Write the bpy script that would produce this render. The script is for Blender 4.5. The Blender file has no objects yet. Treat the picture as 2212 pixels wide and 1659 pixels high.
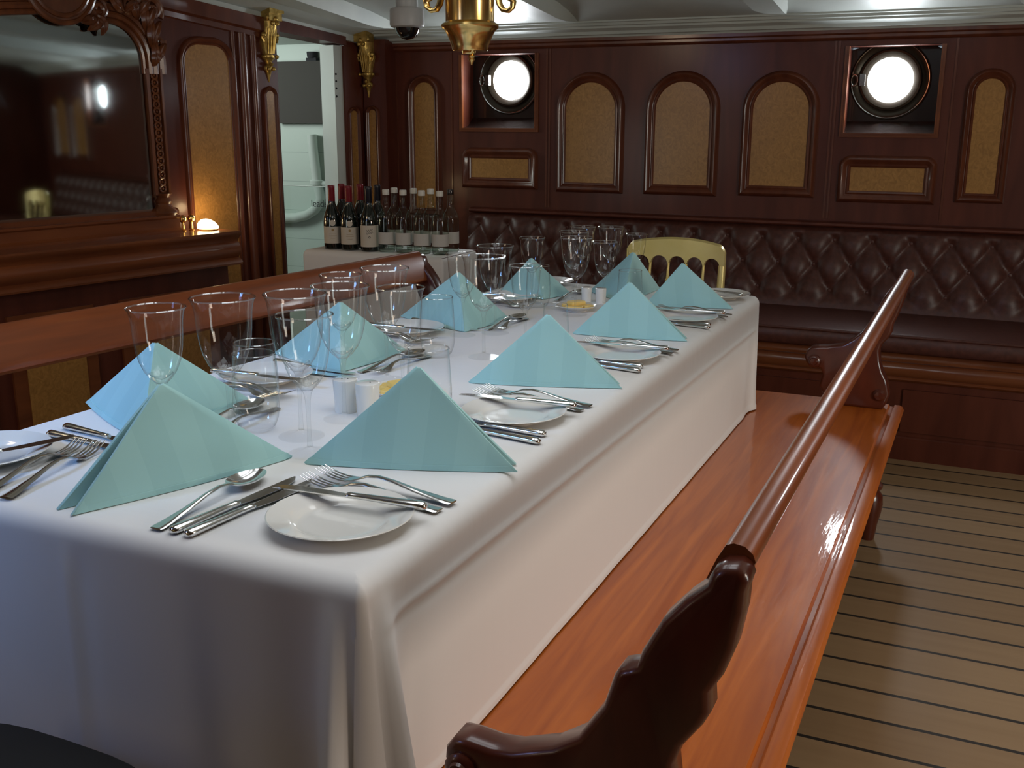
import bpy, bmesh, math, random
from math import sin, cos, pi, radians, sqrt, atan2, hypot
from mathutils import Vector, Matrix
random.seed(7)
SC = bpy.context.scene
COL = SC.collection
T = 0.725          # table top
SZ = 0.38          # bench seat height

# ------------------------------------------------------------------ materials
MATS = {}
def nt(name):
    m = bpy.data.materials.new(name); m.use_nodes = True
    n = m.node_tree; n.nodes.clear()
    out = n.nodes.new('ShaderNodeOutputMaterial')
    return m, n, out
def pbsdf(n, base, rough=.5, metal=0, coat=0, coat_r=.05, spec=.5, sheen=0, emit=None, estr=0, trans=0, ior=1.45):
    b = n.nodes.new('ShaderNodeBsdfPrincipled')
    b.inputs['Base Color'].default_value = (*base, 1)
    b.inputs['Roughness'].default_value = rough
    b.inputs['Metallic'].default_value = metal
    b.inputs['Coat Weight'].default_value = coat
    b.inputs['Coat Roughness'].default_value = coat_r
    b.inputs['Specular IOR Level'].default_value = spec
    b.inputs['Sheen Weight'].default_value = sheen
    b.inputs['Transmission Weight'].default_value = trans
    b.inputs['IOR'].default_value = ior
    if emit: 
        b.inputs['Emission Color'].default_value = (*emit, 1); b.inputs['Emission Strength'].default_value = estr
    return b
def plain(name, base, **k):
    m, n, out = nt(name); b = pbsdf(n, base, **k)
    n.links.new(b.outputs[0], out.inputs[0]); MATS[name] = m; return m
def noisy(name, c1, c2, scale=(8, 8, 8), detail=6, bump=0, bscale=None, dist=0, coords='Object', contrast=(.3, .7), **k):
    """colour that wanders between c1 and c2 along a stretched noise (wood grain, burl, leather ...)"""
    m, n, out = nt(name); L = n.links.new
    b = pbsdf(n, c1, **k)
    tc = n.nodes.new('ShaderNodeTexCoord'); mp = n.nodes.new('ShaderNodeMapping'); mp.inputs['Scale'].default_value = scale
    nz = n.nodes.new('ShaderNodeTexNoise'); nz.inputs['Scale'].default_value = 1; nz.inputs['Detail'].default_value = detail; nz.inputs['Distortion'].default_value = dist
    cr = n.nodes.new('ShaderNodeValToRGB'); e = cr.color_ramp.elements
    e[0].position, e[1].position = contrast; e[0].color = (*c1, 1); e[1].color = (*c2, 1)
    L(tc.outputs[coords], mp.inputs[0]); L(mp.outputs[0], nz.inputs['Vector']); L(nz.outputs['Fac'], cr.inputs[0]); L(cr.outputs[0], b.inputs['Base Color'])
    if bump:
        bp = n.nodes.new('ShaderNodeBump'); bp.inputs['Strength'].default_value = bump; bp.inputs['Distance'].default_value = .004
        if bscale:
            mp2 = n.nodes.new('ShaderNodeMapping'); mp2.inputs['Scale'].default_value = bscale
            n2 = n.nodes.new('ShaderNodeTexNoise'); n2.inputs['Scale'].default_value = 1; n2.inputs['Detail'].default_value = 3
            L(tc.outputs[coords], mp2.inputs[0]); L(mp2.outputs[0], n2.inputs['Vector']); L(n2.outputs['Fac'], bp.inputs['Height'])
        else: L(nz.outputs['Fac'], bp.inputs['Height'])
        L(bp.outputs[0], b.inputs['Normal'])
        if k.get('coat'): L(bp.outputs[0], b.inputs['Coat Normal'])
    L(b.outputs[0], out.inputs[0]); MATS[name] = m; return m

noisy('mahogany', (.066, .0145, .0080), (.106, .0260, .0140), scale=(14, 14, 2.2), dist=.6, rough=.38, spec=.35, coat=.18, coat_r=.16)
noisy('mahogany_trim', (.085, .022, .011), (.135, .038, .017), scale=(20, 20, 4), dist=.5, rough=.3, coat=.35, coat_r=.12)
noisy('mahogany_side', (.11, .030, .011), (.19, .056, .018), scale=(3, 16, 16), dist=.5, rough=.28, coat=.4, coat_r=.1)
noisy('carved', (.10, .030, .012), (.18, .058, .02), scale=(30, 30, 12), rough=.3, coat=.3, coat_r=.15)
noisy('burl', (.26, .125, .030), (.40, .20, .052), scale=(42, 42, 34), detail=8, dist=2.2, rough=.36, coat=.25, coat_r=.2)
noisy('bench_wood', (.36, .074, .009), (.56, .142, .017), scale=(26, 1.6, 26), detail=7, dist=1.2, bump=.11, bscale=(60, 9, 60), rough=.42, spec=.3, coat=.5, coat_r=.05)
noisy('bench_rail', (.17, .042, .011), (.27, .068, .017), scale=(30, 2.5, 30), dist=.8, bump=.05, rough=.32, coat=.45, coat_r=.08)
noisy('bench_end', (.062, .012, .006), (.10, .020, .009), scale=(18, 18, 6), dist=.8, rough=.3, coat=.55, coat_r=.12)
noisy('leather', (.052, .0165, .0115), (.086, .0275, .0190), scale=(60, 60, 60), bump=.12, rough=.42, spec=.45)
noisy('white_paint', (.48, .52, .49), (.55, .59, .55), scale=(5, 5, 5), rough=.48)
noisy('pantry_paint', (.55, .63, .58), (.62, .69, .63), scale=(4, 4, 4), rough=.4)
plain('pantry_dark', (.020, .022, .022), rough=.7)
plain('steel', (.80, .80, .79), rough=.13, metal=1)
plain('china', (.80, .79, .75), rough=.12, coat=.6)
noisy('brass', (.72, .46, .14), (.86, .60, .24), scale=(9, 9, 9), rough=.2, metal=1)
noisy('gilt', (.40, .25, .055), (.66, .46, .15), scale=(40, 40, 40), bump=.5, rough=.36, metal=.85)
noisy('gold_paint', (.80, .64, .22), (.88, .72, .30), scale=(9, 9, 9), rough=.32, metal=.45)
plain('black_cushion', (.006, .007, .009), rough=.8)
noisy('butter', (.82, .56, .14), (.88, .66, .24), scale=(40, 40, 40), rough=.5)
plain('bottle_glass', (.006, .010, .008), rough=.06, coat=1)
plain('capsule_red', (.19, .008, .016), rough=.35)
plain('capsule_black', (.008, .008, .016), rough=.3)
plain('label_paper', (.60, .55, .47), rough=.7)
plain('label_grey', (.55, .53, .50), rough=.7)
plain('ink', (.03, .03, .035), rough=.8)
plain('ink_gold', (.35, .25, .12), rough=.7)
plain('cap_white', (.70, .68, .62), rough=.4)
plain('camera_white', (.50, .50, .50), rough=.4)
plain('dome_black', (.006, .007, .009), rough=.06, coat=1)
plain('frame_bronze', (.045, .035, .024), rough=.3, metal=.6)
plain('frame_dark', (.020, .012, .010), rough=.22, coat=.6)
plain('outlet_white', (.62, .56, .46), rough=.5)
plain('pipe_paint', (.60, .66, .62), rough=.35)
plain('display_grey', (.060, .053, .047), rough=.75)
plain('pane_day', (.9, .95, 1), rough=.3, emit=(.93, .97, 1), estr=30)
plain('lamp_glow', (.9, .7, .4), rough=.5, emit=(1, .80, .46), estr=9)
plain('skylight_pane', (.8, .85, .9), rough=.3, emit=(.92, .97, 1), estr=1.0)
m, n, out = nt('mirror'); b = pbsdf(n, (.60, .66, .66), rough=.045, metal=1); n.links.new(b.outputs[0], out.inputs[0]); MATS['mirror'] = m

# thin clear glass: a sheet that lets light straight through and mirrors by its Fresnel term
def thin(name, tint, ior=1.5, edge=.0, graze=.75):
    m, n, out = nt(name); L = n.links.new
    tr = n.nodes.new('ShaderNodeBsdfTransparent'); lw2 = n.nodes.new('ShaderNodeLayerWeight'); lw2.inputs['Blend'].default_value = .35
    cr = n.nodes.new('ShaderNodeValToRGB'); e = cr.color_ramp.elements
    e[0].position, e[1].position = .35, 1.0; e[0].color = (*tint, 1); e[1].color = (tint[0]*(1-edge), tint[1]*(1-edge), tint[2]*(1-edge), 1)
    L(lw2.outputs['Facing'], cr.inputs[0]); L(cr.outputs[0], tr.inputs[0])
    gl = n.nodes.new('ShaderNodeBsdfGlossy'); gl.inputs['Roughness'].default_value = .03
    lw = n.nodes.new('ShaderNodeLayerWeight'); lw.inputs['Blend'].default_value = .5
    f0 = ((ior - 1) / (ior + 1)) ** 2
    pw = n.nodes.new('ShaderNodeMath'); pw.operation = 'POWER'; pw.inputs[1].default_value = 4.0
    ma = n.nodes.new('ShaderNodeMath'); ma.operation = 'MULTIPLY_ADD'; ma.inputs[1].default_value = graze; ma.inputs[2].default_value = f0
    L(lw.outputs['Facing'], pw.inputs[0]); L(pw.outputs[0], ma.inputs[0])
    mx = n.nodes.new('ShaderNodeMixShader')
    L(ma.outputs[0], mx.inputs[0]); L(tr.outputs[0], mx.inputs[1]); L(gl.outputs[0], mx.inputs[2]); L(mx.outputs[0], out.inputs[0])
    MATS[name] = m
thin('thin_glass', (.988, .994, .994), 1.46, .25, .62)
thin('rim_glass', (.99, .99, .99), 2.6, .0)
thin('foot_glass', (.997, .998, .998), 1.35, .02, .10)
thin('stem_glass', (.978, .985, .985), 1.5, .22, .55)
thin('bottle_clear', (.86, .90, .86), 1.5, .6)
thin('sheet_glass', (.95, .975, .965), 1.45, .2)
m, n, out = nt('solid_glass'); g = n.nodes.new('ShaderNodeBsdfGlass'); g.inputs['IOR'].default_value = 1.48; g.inputs['Roughness'].default_value = .0
n.links.new(g.outputs[0], out.inputs[0]); MATS['solid_glass'] = m

# white table linen with the weave and a little damask banding
m, n, out = nt('linen'); L = n.links.new
b = pbsdf(n, (.80, .79, .78), rough=.85, sheen=.15, spec=.2)
tc = n.nodes.new('ShaderNodeTexCoord'); wv = n.nodes.new('ShaderNodeTexNoise'); wv.inputs['Scale'].default_value = 5
mp = n.nodes.new('ShaderNodeMapping'); mp.inputs['Scale'].default_value = (1, 6, .4)
bp = n.nodes.new('ShaderNodeBump'); bp.inputs['Strength'].default_value = .10; bp.inputs['Distance'].default_value = .010
L(tc.outputs['Object'], mp.inputs[0]); L(mp.outputs[0], wv.inputs['Vector']); L(wv.outputs['Fac'], bp.inputs['Height']); L(bp.outputs[0], b.inputs['Normal'])
L(b.outputs[0], out.inputs[0]); MATS['linen'] = m
# aqua napkin with woven satin stripes
m, n, out = nt('napkin_cloth'); L = n.links.new
b = pbsdf(n, (.30, .56, .57), rough=.7, sheen=.25, spec=.25)
tc = n.nodes.new('ShaderNodeTexCoord'); sx = n.nodes.new('ShaderNodeSeparateXYZ')
mu = n.nodes.new('ShaderNodeMath'); mu.operation = 'MULTIPLY'; mu.inputs[1].default_value = 7.0
fr = n.nodes.new('ShaderNodeMath'); fr.operation = 'FRACT'
gt = n.nodes.new('ShaderNodeMath'); gt.operation = 'GREATER_THAN'; gt.inputs[1].default_value = .5
mx = n.nodes.new('ShaderNodeMix'); mx.data_type = 'RGBA'
mx.inputs['A'].default_value = (.335, .595, .605, 1); mx.inputs['B'].default_value = (.355, .622, .628, 1)
L(tc.outputs['UV'], sx.inputs[0]); L(sx.outputs[0], mu.inputs[0]); L(mu.outputs[0], fr.inputs[0]); L(fr.outputs[0], gt.inputs[0])
L(gt.outputs[0], mx.inputs['Factor']); L(mx.outputs['Result'], b.inputs['Base Color']); L(b.outputs[0], out.inputs[0]); MATS['napkin_cloth'] = m
# teak deck: planks athwart the room (along X) with dark caulked seams
m, n, out = nt('deck'); L = n.links.new
b = pbsdf(n, (.3, .2, .1), rough=.5, spec=.35)
tc = n.nodes.new('ShaderNodeTexCoord'); sp = n.nodes.new('ShaderNodeSeparateXYZ'); L(tc.outputs['Object'], sp.inputs[0])
def mth(op, a, bval=None):
    q = n.nodes.new('ShaderNodeMath'); q.operation = op
    if isinstance(a, (int, float)): q.inputs[0].default_value = a
    else: L(a, q.inputs[0])
    if bval is not None:
        if isinstance(bval, (int, float)): q.inputs[1].default_value = bval
        else: L(bval, q.inputs[1])
    return q.outputs[0]
yy = mth('DIVIDE', mth('ADD', sp.outputs[1], 9.0 - .0105), .1205)
fl = mth('FLOOR', yy); fc = mth('FRACT', yy)
seam = mth('LESS_THAN', fc, .088)
wn = n.nodes.new('ShaderNodeTexWhiteNoise'); wn.noise_dimensions = '1D'; L(fl, wn.inputs['W'])
mp = n.nodes.new('ShaderNodeMapping'); mp.inputs['Scale'].default_value = (2.5, 40, 1); L(tc.outputs['Object'], mp.inputs[0])
nz = n.nodes.new('ShaderNodeTexNoise'); nz.inputs['Scale'].default_value = 1; nz.inputs['Detail'].default_value = 6; L(mp.outputs[0], nz.inputs['Vector'])
mixv = mth('ADD', mth('MULTIPLY', wn.outputs['Value'], .45), mth('MULTIPLY', nz.outputs['Fac'], .6))
cr = n.nodes.new('ShaderNodeValToRGB'); e = cr.color_ramp.elements
e[0].position, e[1].position = .15, .9; e[0].color = (.265, .165, .086, 1); e[1].color = (.375, .248, .138, 1); L(mixv, cr.inputs[0])
mx = n.nodes.new('ShaderNodeMix'); mx.data_type = 'RGBA'; mx.inputs['B'].default_value = (.030, .024, .020, 1)
L(seam, mx.inputs['Factor']); L(cr.outputs[0], mx.inputs['A']); L(mx.outputs['Result'], b.inputs['Base Color'])
L(b.outputs[0], out.inputs[0]); MATS['deck'] = m
# painted boards: paint with thin seams every 14 cm in height
m, n, out = nt('pantry_boards'); L = n.links.new
b = pbsdf(n, (.56, .64, .585), rough=.4)
tc = n.nodes.new('ShaderNodeTexCoord'); sp = n.nodes.new('ShaderNodeSeparateXYZ'); L(tc.outputs['Object'], sp.inputs[0])
fc = mth('FRACT', mth('DIVIDE', mth('ADD', sp.outputs[2], .03), .155))
mx = n.nodes.new('ShaderNodeMix'); mx.data_type = 'RGBA'; mx.inputs['A'].default_value = (.56, .64, .585, 1); mx.inputs['B'].default_value = (.36, .43, .40, 1)
L(mth('LESS_THAN', fc, .02), mx.inputs['Factor']); L(mx.outputs['Result'], b.inputs['Base Color']); L(b.outputs[0], out.inputs[0]); MATS['pantry_boards'] = m

# ------------------------------------------------------------------ mesh builder
class MB:
    def __init__(s): s.v, s.f, s.uv = [], [], None
    def add(s, vs, fs):
        o = len(s.v); s.v += [tuple(p) for p in vs]; s.f += [tuple(i + o for i in f) for f in fs]; return s
    def box(s, x0, x1, y0, y1, z0, z1):
        return s.add([(x0,y0,z0),(x1,y0,z0),(x1,y1,z0),(x0,y1,z0),(x0,y0,z1),(x1,y0,z1),(x1,y1,z1),(x0,y1,z1)],
                     [(0,3,2,1),(4,5,6,7),(0,1,5,4),(1,2,6,5),(2,3,7,6),(3,0,4,7)])
    def loft(s, rings, closed=True, cap=True, loop=False):
        k = len(rings[0]); vs = [p for r in rings for p in r]; fs = []
        R = len(rings)
        for i in range(R if loop else R - 1):
            a, b2 = i * k, ((i + 1) % R) * k
            for j in range(k if closed else k - 1):
                j2 = (j + 1) % k
                fs.append((a + j, a + j2, b2 + j2, b2 + j))
        if cap and closed and not loop:
            fs.append(tuple(range(k))[::-1]); fs.append(tuple(range((R - 1) * k, R * k)))
        return s.add(vs, fs)
    def lathe(s, prof, c=(0, 0, 0), n=28, axis='z', cap=True):
        rings = []
        for r, h in prof:
            ring = []
            for j in range(n):
                a = 2 * pi * j / n
                if axis == 'z': p = (c[0] + r * cos(a), c[1] + r * sin(a), c[2] + h)
                elif axis == 'y': p = (c[0] + r * cos(a), c[1] + h, c[2] + r * sin(a))
                else: p = (c[0] + h, c[1] + r * cos(a), c[2] + r * sin(a))
                ring.append(p)
            rings.append(ring)
        return s.loft(rings, cap=cap)
    def sphere(s, c, r, n=14, sq=(1, 1, 1)):
        rings = []
        for i in range(n // 2 + 1):
            t = -pi / 2 + pi * i / (n // 2); rr = max(cos(t), .02)
            rings.append([(c[0] + r * sq[0] * rr * cos(2 * pi * j / n), c[1] + r * sq[1] * rr * sin(2 * pi * j / n), c[2] + r * sq[2] * sin(t)) for j in range(n)])
        return s.loft(rings)
    def tube(s, pts, r, n=8, cap=True):
        P = [Vector(p) for p in pts]; rr = r if isinstance(r, (list, tuple)) else [r] * len(P); rings = []
        up = None
        for i, p in enumerate(P):
            t = (P[min(i + 1, len(P) - 1)] - P[max(i - 1, 0)]).normalized()
            if up is None:
                up = Vector((0, 0, 1)) if abs(t.z) < .9 else Vector((1, 0, 0))
            a = t.cross(up).normalized(); bb = a.cross(t).normalized(); up = bb
            rings.append([tuple(p + (a * cos(2 * pi * j / n) + bb * sin(2 * pi * j / n)) * rr[i]) for j in range(n)])
        return s.loft(rings, cap=cap)
    def prism(s, poly, fn0, fn1):
        """polygon (2-D) swept from fn0(p) to fn1(p)"""
        return s.loft([[fn0(p) for p in poly], [fn1(p) for p in poly]])
    def bevprism(s, poly, y0, y1, bev=.006):
        """x-z outline extruded along y with rounded edges"""
        c = [(poly[(i - 1) % len(poly)], poly[i], poly[(i + 1) % len(poly)]) for i in range(len(poly))]
        def inset(d):
            o = []
            for a, b2, cc in c:
                t = Vector((cc[0] - a[0], cc[1] - a[1])); t.normalize(); nrm = Vector((t.y, -t.x)) * SGN
                o.append((b2[0] + nrm.x * d, b2[1] + nrm.y * d))
            return o
        area = sum(poly[i][0] * poly[(i + 1) % len(poly)][1] - poly[(i + 1) % len(poly)][0] * poly[i][1] for i in range(len(poly)))
        SGN = -1 if area > 0 else 1
        sg = 1 if y1 > y0 else -1
        rings = []
        for d, dy in ((bev, 0), (bev * .3, bev * .3), (0, bev)): rings.append([(p[0], y0 + sg * dy, p[1]) for p in inset(d)])
        for d, dy in ((0, bev), (bev * .3, bev * .3), (bev, 0)): rings.append([(p[0], y1 - sg * dy, p[1]) for p in inset(d)])
        return s.loft(rings)
    def map(s, fn): s.v = [tuple(fn(p)) for p in s.v]; return s
    def build(s, name, mat, parent=None, loc=None, ang=38, recalc=True, rotz=0, mods=()):
        me = bpy.data.meshes.new(name); me.from_pydata(s.v, [], s.f)
        if recalc:
            bm = bmesh.new(); bm.from_mesh(me); bmesh.ops.recalc_face_normals(bm, faces=bm.faces); bm.to_mesh(me); bm.free()
        me.polygons.foreach_set('use_smooth', [True] * len(me.polygons))
        me.set_sharp_from_angle(angle=radians(ang))
        me.materials.append(MATS[mat])
        if s.uv:
            ul = me.uv_layers.new(name='UVMap')
            for lp in me.loops: ul.data[lp.index].uv = s.uv[lp.vertex_index]
        o = bpy.data.objects.new(name, me); COL.objects.link(o)
        if parent is not None: o.parent = parent
        if loc is not None: o.location = loc
        o.rotation_euler.z = rotz
        return o
def tag(o, label=None, cat=None, group=None, kind=None):
    if label: o['label'] = label
    if cat: o['category'] = cat
    if group: o['group'] = group
    if kind: o['kind'] = kind
    return o
def empty(name, loc, rz=0, label=None, cat=None, group=None):
    o = bpy.data.objects.new(name, None); COL.objects.link(o); o.location = loc; o.rotation_euler.z = rz; o.empty_display_size = .02
    return tag(o, label, cat, group)
def copy_tree(o, parent=None):
    c = o.copy(); COL.objects.link(c)
    if parent is not None: c.parent = parent
    for ch in list(o.children): copy_tree(ch, c)
    return c
def used(proto, flag={}):
    """the first caller gets the prototype itself, later ones a copy"""
    if proto.name not in flag: flag[proto.name] = 1; return proto
    return copy_tree(proto)
def arc(cx, cz, r, a0, a1, n): return [(cx + r * cos(radians(a0 + (a1 - a0) * i / n)), cz + r * sin(radians(a0 + (a1 - a0) * i / n))) for i in range(n + 1)]
def rounded(x0, x1, z0, z1, rc, o=0, n=14):
    """outline of a panel whose upper corners are rounded (rc = half the width gives a round arch), grown by o"""
    p = [(x0 - o, z0 - o), (x1 + o, z0 - o)]
    p += arc(x1 - rc, z1 - rc, rc + o, 0, 90, n) + arc(x0 + rc, z1 - rc, rc + o, 90, 180, n)
    return p
MOULD = [(-.004, .002), (0, .008), (.006, .012), (.012, .008), (.016, .010), (.022, .020), (.030, .024), (.037, .020), (.042, .010), (.046, .0)]
def panel(parent, x0, x1, z0, z1, rc, fn, mw=1.0, name='burl_panel', mat='burl', mh=1.0):
    """burl panel with a moulding around it; fn maps (along, out, z) to the wall's own space"""
    poly = rounded(x0, x1, z0, z1, rc, 0)
    b = MB().prism(poly, lambda p: fn(p[0], -.004, p[1]), lambda p: fn(p[0], .004, p[1])).build(name, mat, parent)
    rings = [[fn(p[0], h * mh, p[1]) for p in rounded(x0, x1, z0, z1, rc, o * mw)] for o, h in MOULD]
    MB().loft(rings, cap=False).build('panel_moulding', 'mahogany_trim', b)
    return b

# ------------------------------------------------------------------ setting: floor, far wall
f = MB().box(-4.8, 2.3, -2.2, 5.0, -.06, 0).build('floor', 'deck'); tag(f, kind='structure')
YW = 4.6
FW = lambda a, o, z: (a, YW - o, z)
def holed(x0, x1, z0, z1, holes, y0, y1):
    xs = sorted({x0, x1} | {h[i] for h in holes for i in (0, 1)}); zs = sorted({z0, z1} | {h[i] for h in holes for i in (2, 3)})
    m = MB()
    for i in range(len(xs) - 1):
        for j in range(len(zs) - 1):
            cx, cz = (xs[i] + xs[i+1]) / 2, (zs[j] + zs[j+1]) / 2
            if any(h[0] < cx < h[1] and h[2] < cz < h[3] for h in holes): continue
            m.box(xs[i], xs[i+1], y0, y1, zs[j], zs[j+1])
    return m
N1 = (-2.353, -1.968, 1.187, 1.527); N2 = (-.588, -.232, 1.177, 1.523); N3 = (.805, 1.165, 1.177, 1.523)
wf = holed(-2.84, 2.3, 0, 1.66, [N1, N2, N3], YW, YW + .13).build('wall_far', 'mahogany', recalc=False); tag(wf, kind='structure')
for (x0, x1, z0, z1) in ((-1.820, -1.578, .946, 1.396), (-1.394, -1.146, .948, 1.395), (-.964, -.728, .955, 1.389)):
    panel(wf, x0, x1, z0, z1, (x1 - x0) / 2 - .001, FW, .95)
panel(wf, -2.617, -2.503, .80, 1.405, .056, FW, .75)
panel(wf, -.098, .010, .948, 1.392, .053, FW, .8)
panel(wf, 1.25, 1.49, .95, 1.39, .119, FW, .95)
panel(wf, 1.65, 1.89, .95, 1.39, .119, FW, .95)
panel(wf, -2.308, -2.004, .957, 1.052, .002, FW, 1.05)
panel(wf, -.546, -.254, .945, 1.045, .002, FW, 1.0)
st = MB()
for x in (-2.715, -2.41, -1.915, -1.90, -.64, -.625, -.18, .19): st.box(x - .004, x + .004, YW - .003, YW, .83, 1.545)
st.build('stile_bead', 'mahogany_trim', wf)
MB().prism([(0, 1.545), (.012, 1.548), (.020, 1.556), (.020, 1.566), (.030, 1.572), (.030, 1.60), (0, 1.60)], lambda p: (-2.72, YW - p[0], p[1]), lambda p: (2.2, YW - p[0], p[1])).build('wall_moulding', 'mahogany_trim', wf)

def porthole(name, N, cx, cz, depth=.118):
    yb = YW + depth
    k = 48; sq = []
    for j in range(k):
        a = 2 * pi * j / k; dx, dz = cos(a), sin(a)
        t = min((N[1] - cx if dx > 0 else cx - N[0]) / max(abs(dx), 1e-6), (N[3] - cz if dz > 0 else cz - N[2]) / max(abs(dz), 1e-6))
        sq.append((cx + dx * t, cz + dz * t))
    def ring(r, y): return [(cx + r * cos(2 * pi * j / k), y, cz + r * sin(2 * pi * j / k)) for j in range(k)]
    root = MB().loft([[(p[0], yb + .03, p[1]) for p in sq], [(p[0], yb, p[1]) for p in sq], ring(.16, yb), ring(.158, yb + .004)], cap=False).build(name, 'frame_dark'); tag(root, kind='structure')
    MB().loft([ring(.160, yb + .004), ring(.158, yb - .006), ring(.150, yb - .010), ring(.144, yb - .004), ring(.125, yb + .002), ring(.121, yb - .010), ring(.113, yb - .014), ring(.105, yb - .010), ring(.0905, yb + .004), ring(.0905, yb + .02)], cap=False).build('window_frame', 'frame_bronze', root)
    MB().loft([ring(.1555, yb - .0095), ring(.153, yb - .0125), ring(.150, yb - .0105)], cap=False).build('flange_edge', 'steel', root)
    MB().lathe([(.001, 0), (.091, .001), (.091, .006), (.001, .007)], (cx, yb + .008, cz), 48, 'y').build('window_pane', 'pane_day', root)
    MB().box(cx - .118, cx - .097, yb - .03, yb - .008, cz - .022, cz + .024).add(*tuple(MB().tube([(cx - .140 + .012 * cos(t), yb - .02, cz + .022 * sin(t)) for t in [2 * pi * i / 20 for i in range(21)]], .003, 6).__dict__[q] for q in ('v', 'f'))).build('latch', 'steel', root)
    fr = MB()
    for o0, o1, h in ((0, .013, .010), (-.004, .002, .014)):
        a = [(N[0] - o1, N[2] - o1), (N[1] + o1, N[2] - o1), (N[1] + o1, N[3]), (N[0] - o1, N[3])]
        b2 = [(N[0] - o0, N[2] - o0), (N[1] + o0, N[2] - o0), (N[1] + o0, N[3]), (N[0] - o0, N[3])]
        fr.loft([[(p[0], YW + .0, p[1]) for p in a], [(p[0], YW - h, p[1]) for p in a], [(p[0], YW - h, p[1]) for p in b2], [(p[0], YW + .01, p[1]) for p in b2]], cap=False)
    fr.build('niche_trim', 'mahogany_side', root)
    sill = MB().prism([(0, N[2]), (depth - .008, N[2]), (depth - .008, N[2] + .05), (depth * .5, N[2] + .012), (0, N[2] + .004)], lambda p: (N[0], YW + p[0], p[1]), lambda p: (N[1], YW + p[0], p[1]))
    sill.build('niche_sill', 'frame_dark', root)
    return root
porthole('window_1', N1, -2.157, 1.412)
porthole('window_2', N2, -.430, 1.393)
porthole('window_4', N3, .985, 1.393, .060)

# ------------------------------------------------------------------ setting: left wall (turned 12 degrees), doorway, pantry beyond
PH = radians(12); P0 = Vector((-2.85, 4.5, 0)); LROT = radians(-102)
dv = Vector((-sin(PH), -cos(PH), 0)); nv = Vector((cos(PH), -sin(PH), 0))
def LW(s, o, z): p = P0 + dv * s + nv * o; return (p.x, p.y, z)
def zline(s): return 1.575 + .112 * s
D0, D1 = .118, .532      # doorway
wl = MB()
def slab(m, s0, s1, o0, o1, z0, zt0, zt1=None):
    zt1 = zt0 if zt1 is None else zt1
    return m.add([LW(s0,o0,z0),LW(s1,o0,z0),LW(s1,o1,z0),LW(s0,o1,z0),LW(s0,o0,zt0),LW(s1,o0,zt1),LW(s1,o1,zt1),LW(s0,o1,zt0)],
                 [(0,3,2,1),(4,5,6,7),(0,1,5,4),(1,2,6,5),(2,3,7,6),(3,0,4,7)])
slab(wl, D1, 6.4, -.10, 0, 0, zline(D1) + .02, zline(6.4) + .02)
slab(wl, -.02, D0, -.10, .0, 0, zline(-.02) + .02, zline(D0) + .02)
wl = wl.build('wall_left', 'mahogany'); tag(wl, kind='structure')
hd = MB()
hd.add([LW(D0,-.10,zline(D0)-.018),LW(D1,-.10,zline(D1)-.03),LW(D1,.02,zline(D1)-.03),LW(D0,.02,zline(D0)-.018),LW(D0,-.10,zline(D0)+.02),LW(D1,-.10,zline(D1)+.02),LW(D1,.02,zline(D1)+.02),LW(D0,.02,zline(D0)+.02)],
       [(0,3,2,1),(4,5,6,7),(0,1,5,4),(1,2,6,5),(2,3,7,6),(3,0,4,7)])
hd.build('door_header', 'mahogany', wl)
# wall head moulding along the sloping ceiling line
hm = MB()
hm.loft([[LW(s, o, zline(s) + dz) for o, dz in ((0, -.075), (.008, -.070), (.010, -.05), (.024, -.042), (.026, -.005), (.03, .012), (0, .015))] for s in (D1, 5.0)])
hm.build('wall_moulding', 'mahogany_trim', wl)
# half columns and mouldings of the door post, then the flat stile with its narrow arched panel
col = MB()
for s, r in ((.668, .017), (.728, .024), (.775, .010)):
    col.loft([[LW(s + r * cos(a), r * .9 * sin(a), z) for a in [pi * i / 8 for i in range(9)]] for z in (0, zline(s) - .07)])
col.build('half_column', 'mahogany_trim', wl)
p = panel(wl, .564, .606, .42, 1.352, .0205, LW, .42, mh=.6)
panel(wl, .805, 1.030, .42, 1.528, .075, LW, .7, mh=.8)
panel(wl, 2.52, 2.75, .42, 1.528, .075, LW, .7, mh=.8)
# corner post standing in front of the far wall's end, carrying the second bracket
cp = MB().box(-2.842, -2.715, 4.5, YW, 0, 1.60).build('corner_post', 'mahogany', wf)
panel(wf, -2.812, -2.775, .42, 1.275, .018, lambda a, o, z: (a - .0, 4.5 - o, z), .42, mh=.6)
panel(wf, .045, .085, .42, 1.27, .018, LW, .4, mh=.6)
# pantry: white boarded room behind the doorway
pb = MB().box(-4.7, -2.88, 4.76, 4.82, 0, 2.0).build('wall_pantry', 'pantry_boards'); tag(pb, kind='structure')
ps = MB(); slab(ps, -.32, .10, -.16, -.102, 0, 1.72); ps.build('return_board', 'white_paint', pb)
rb = MB()
for i, z in enumerate((1.45, 1.41, 1.38, 1.345)): rb.lathe([(.001, 0), (.006, .001), (.004, .003)], LW(.112, -.125 + .006 * (i % 2), z), 10, 'z')
MB().box(-4.76, -4.70, 2.5, 4.82, 0, 2.0).build('end_board', 'pantry_boards', pb)
pc = MB().box(-4.76, -2.6, 2.2, 4.82, 2.0, 2.04).build('ceiling_pantry', 'pantry_paint'); tag(pc, kind='structure')
# white jamb lining on the far side of the doorway
jl = MB(); slab(jl, D0 - .004, D0 + .055, -.104, -.012, 0, zline(D0) - .02)
j = jl.build('trim_1', 'white_paint'); tag(j, kind='structure')
sc = MB()
for z in (1.437, 1.405, 1.372, 1.335):
    c = LW(D0 + .045, -.0115, z); sc.sphere(c, .0055, 8)
sc.build('screw_heads', 'ink', j)

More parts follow.
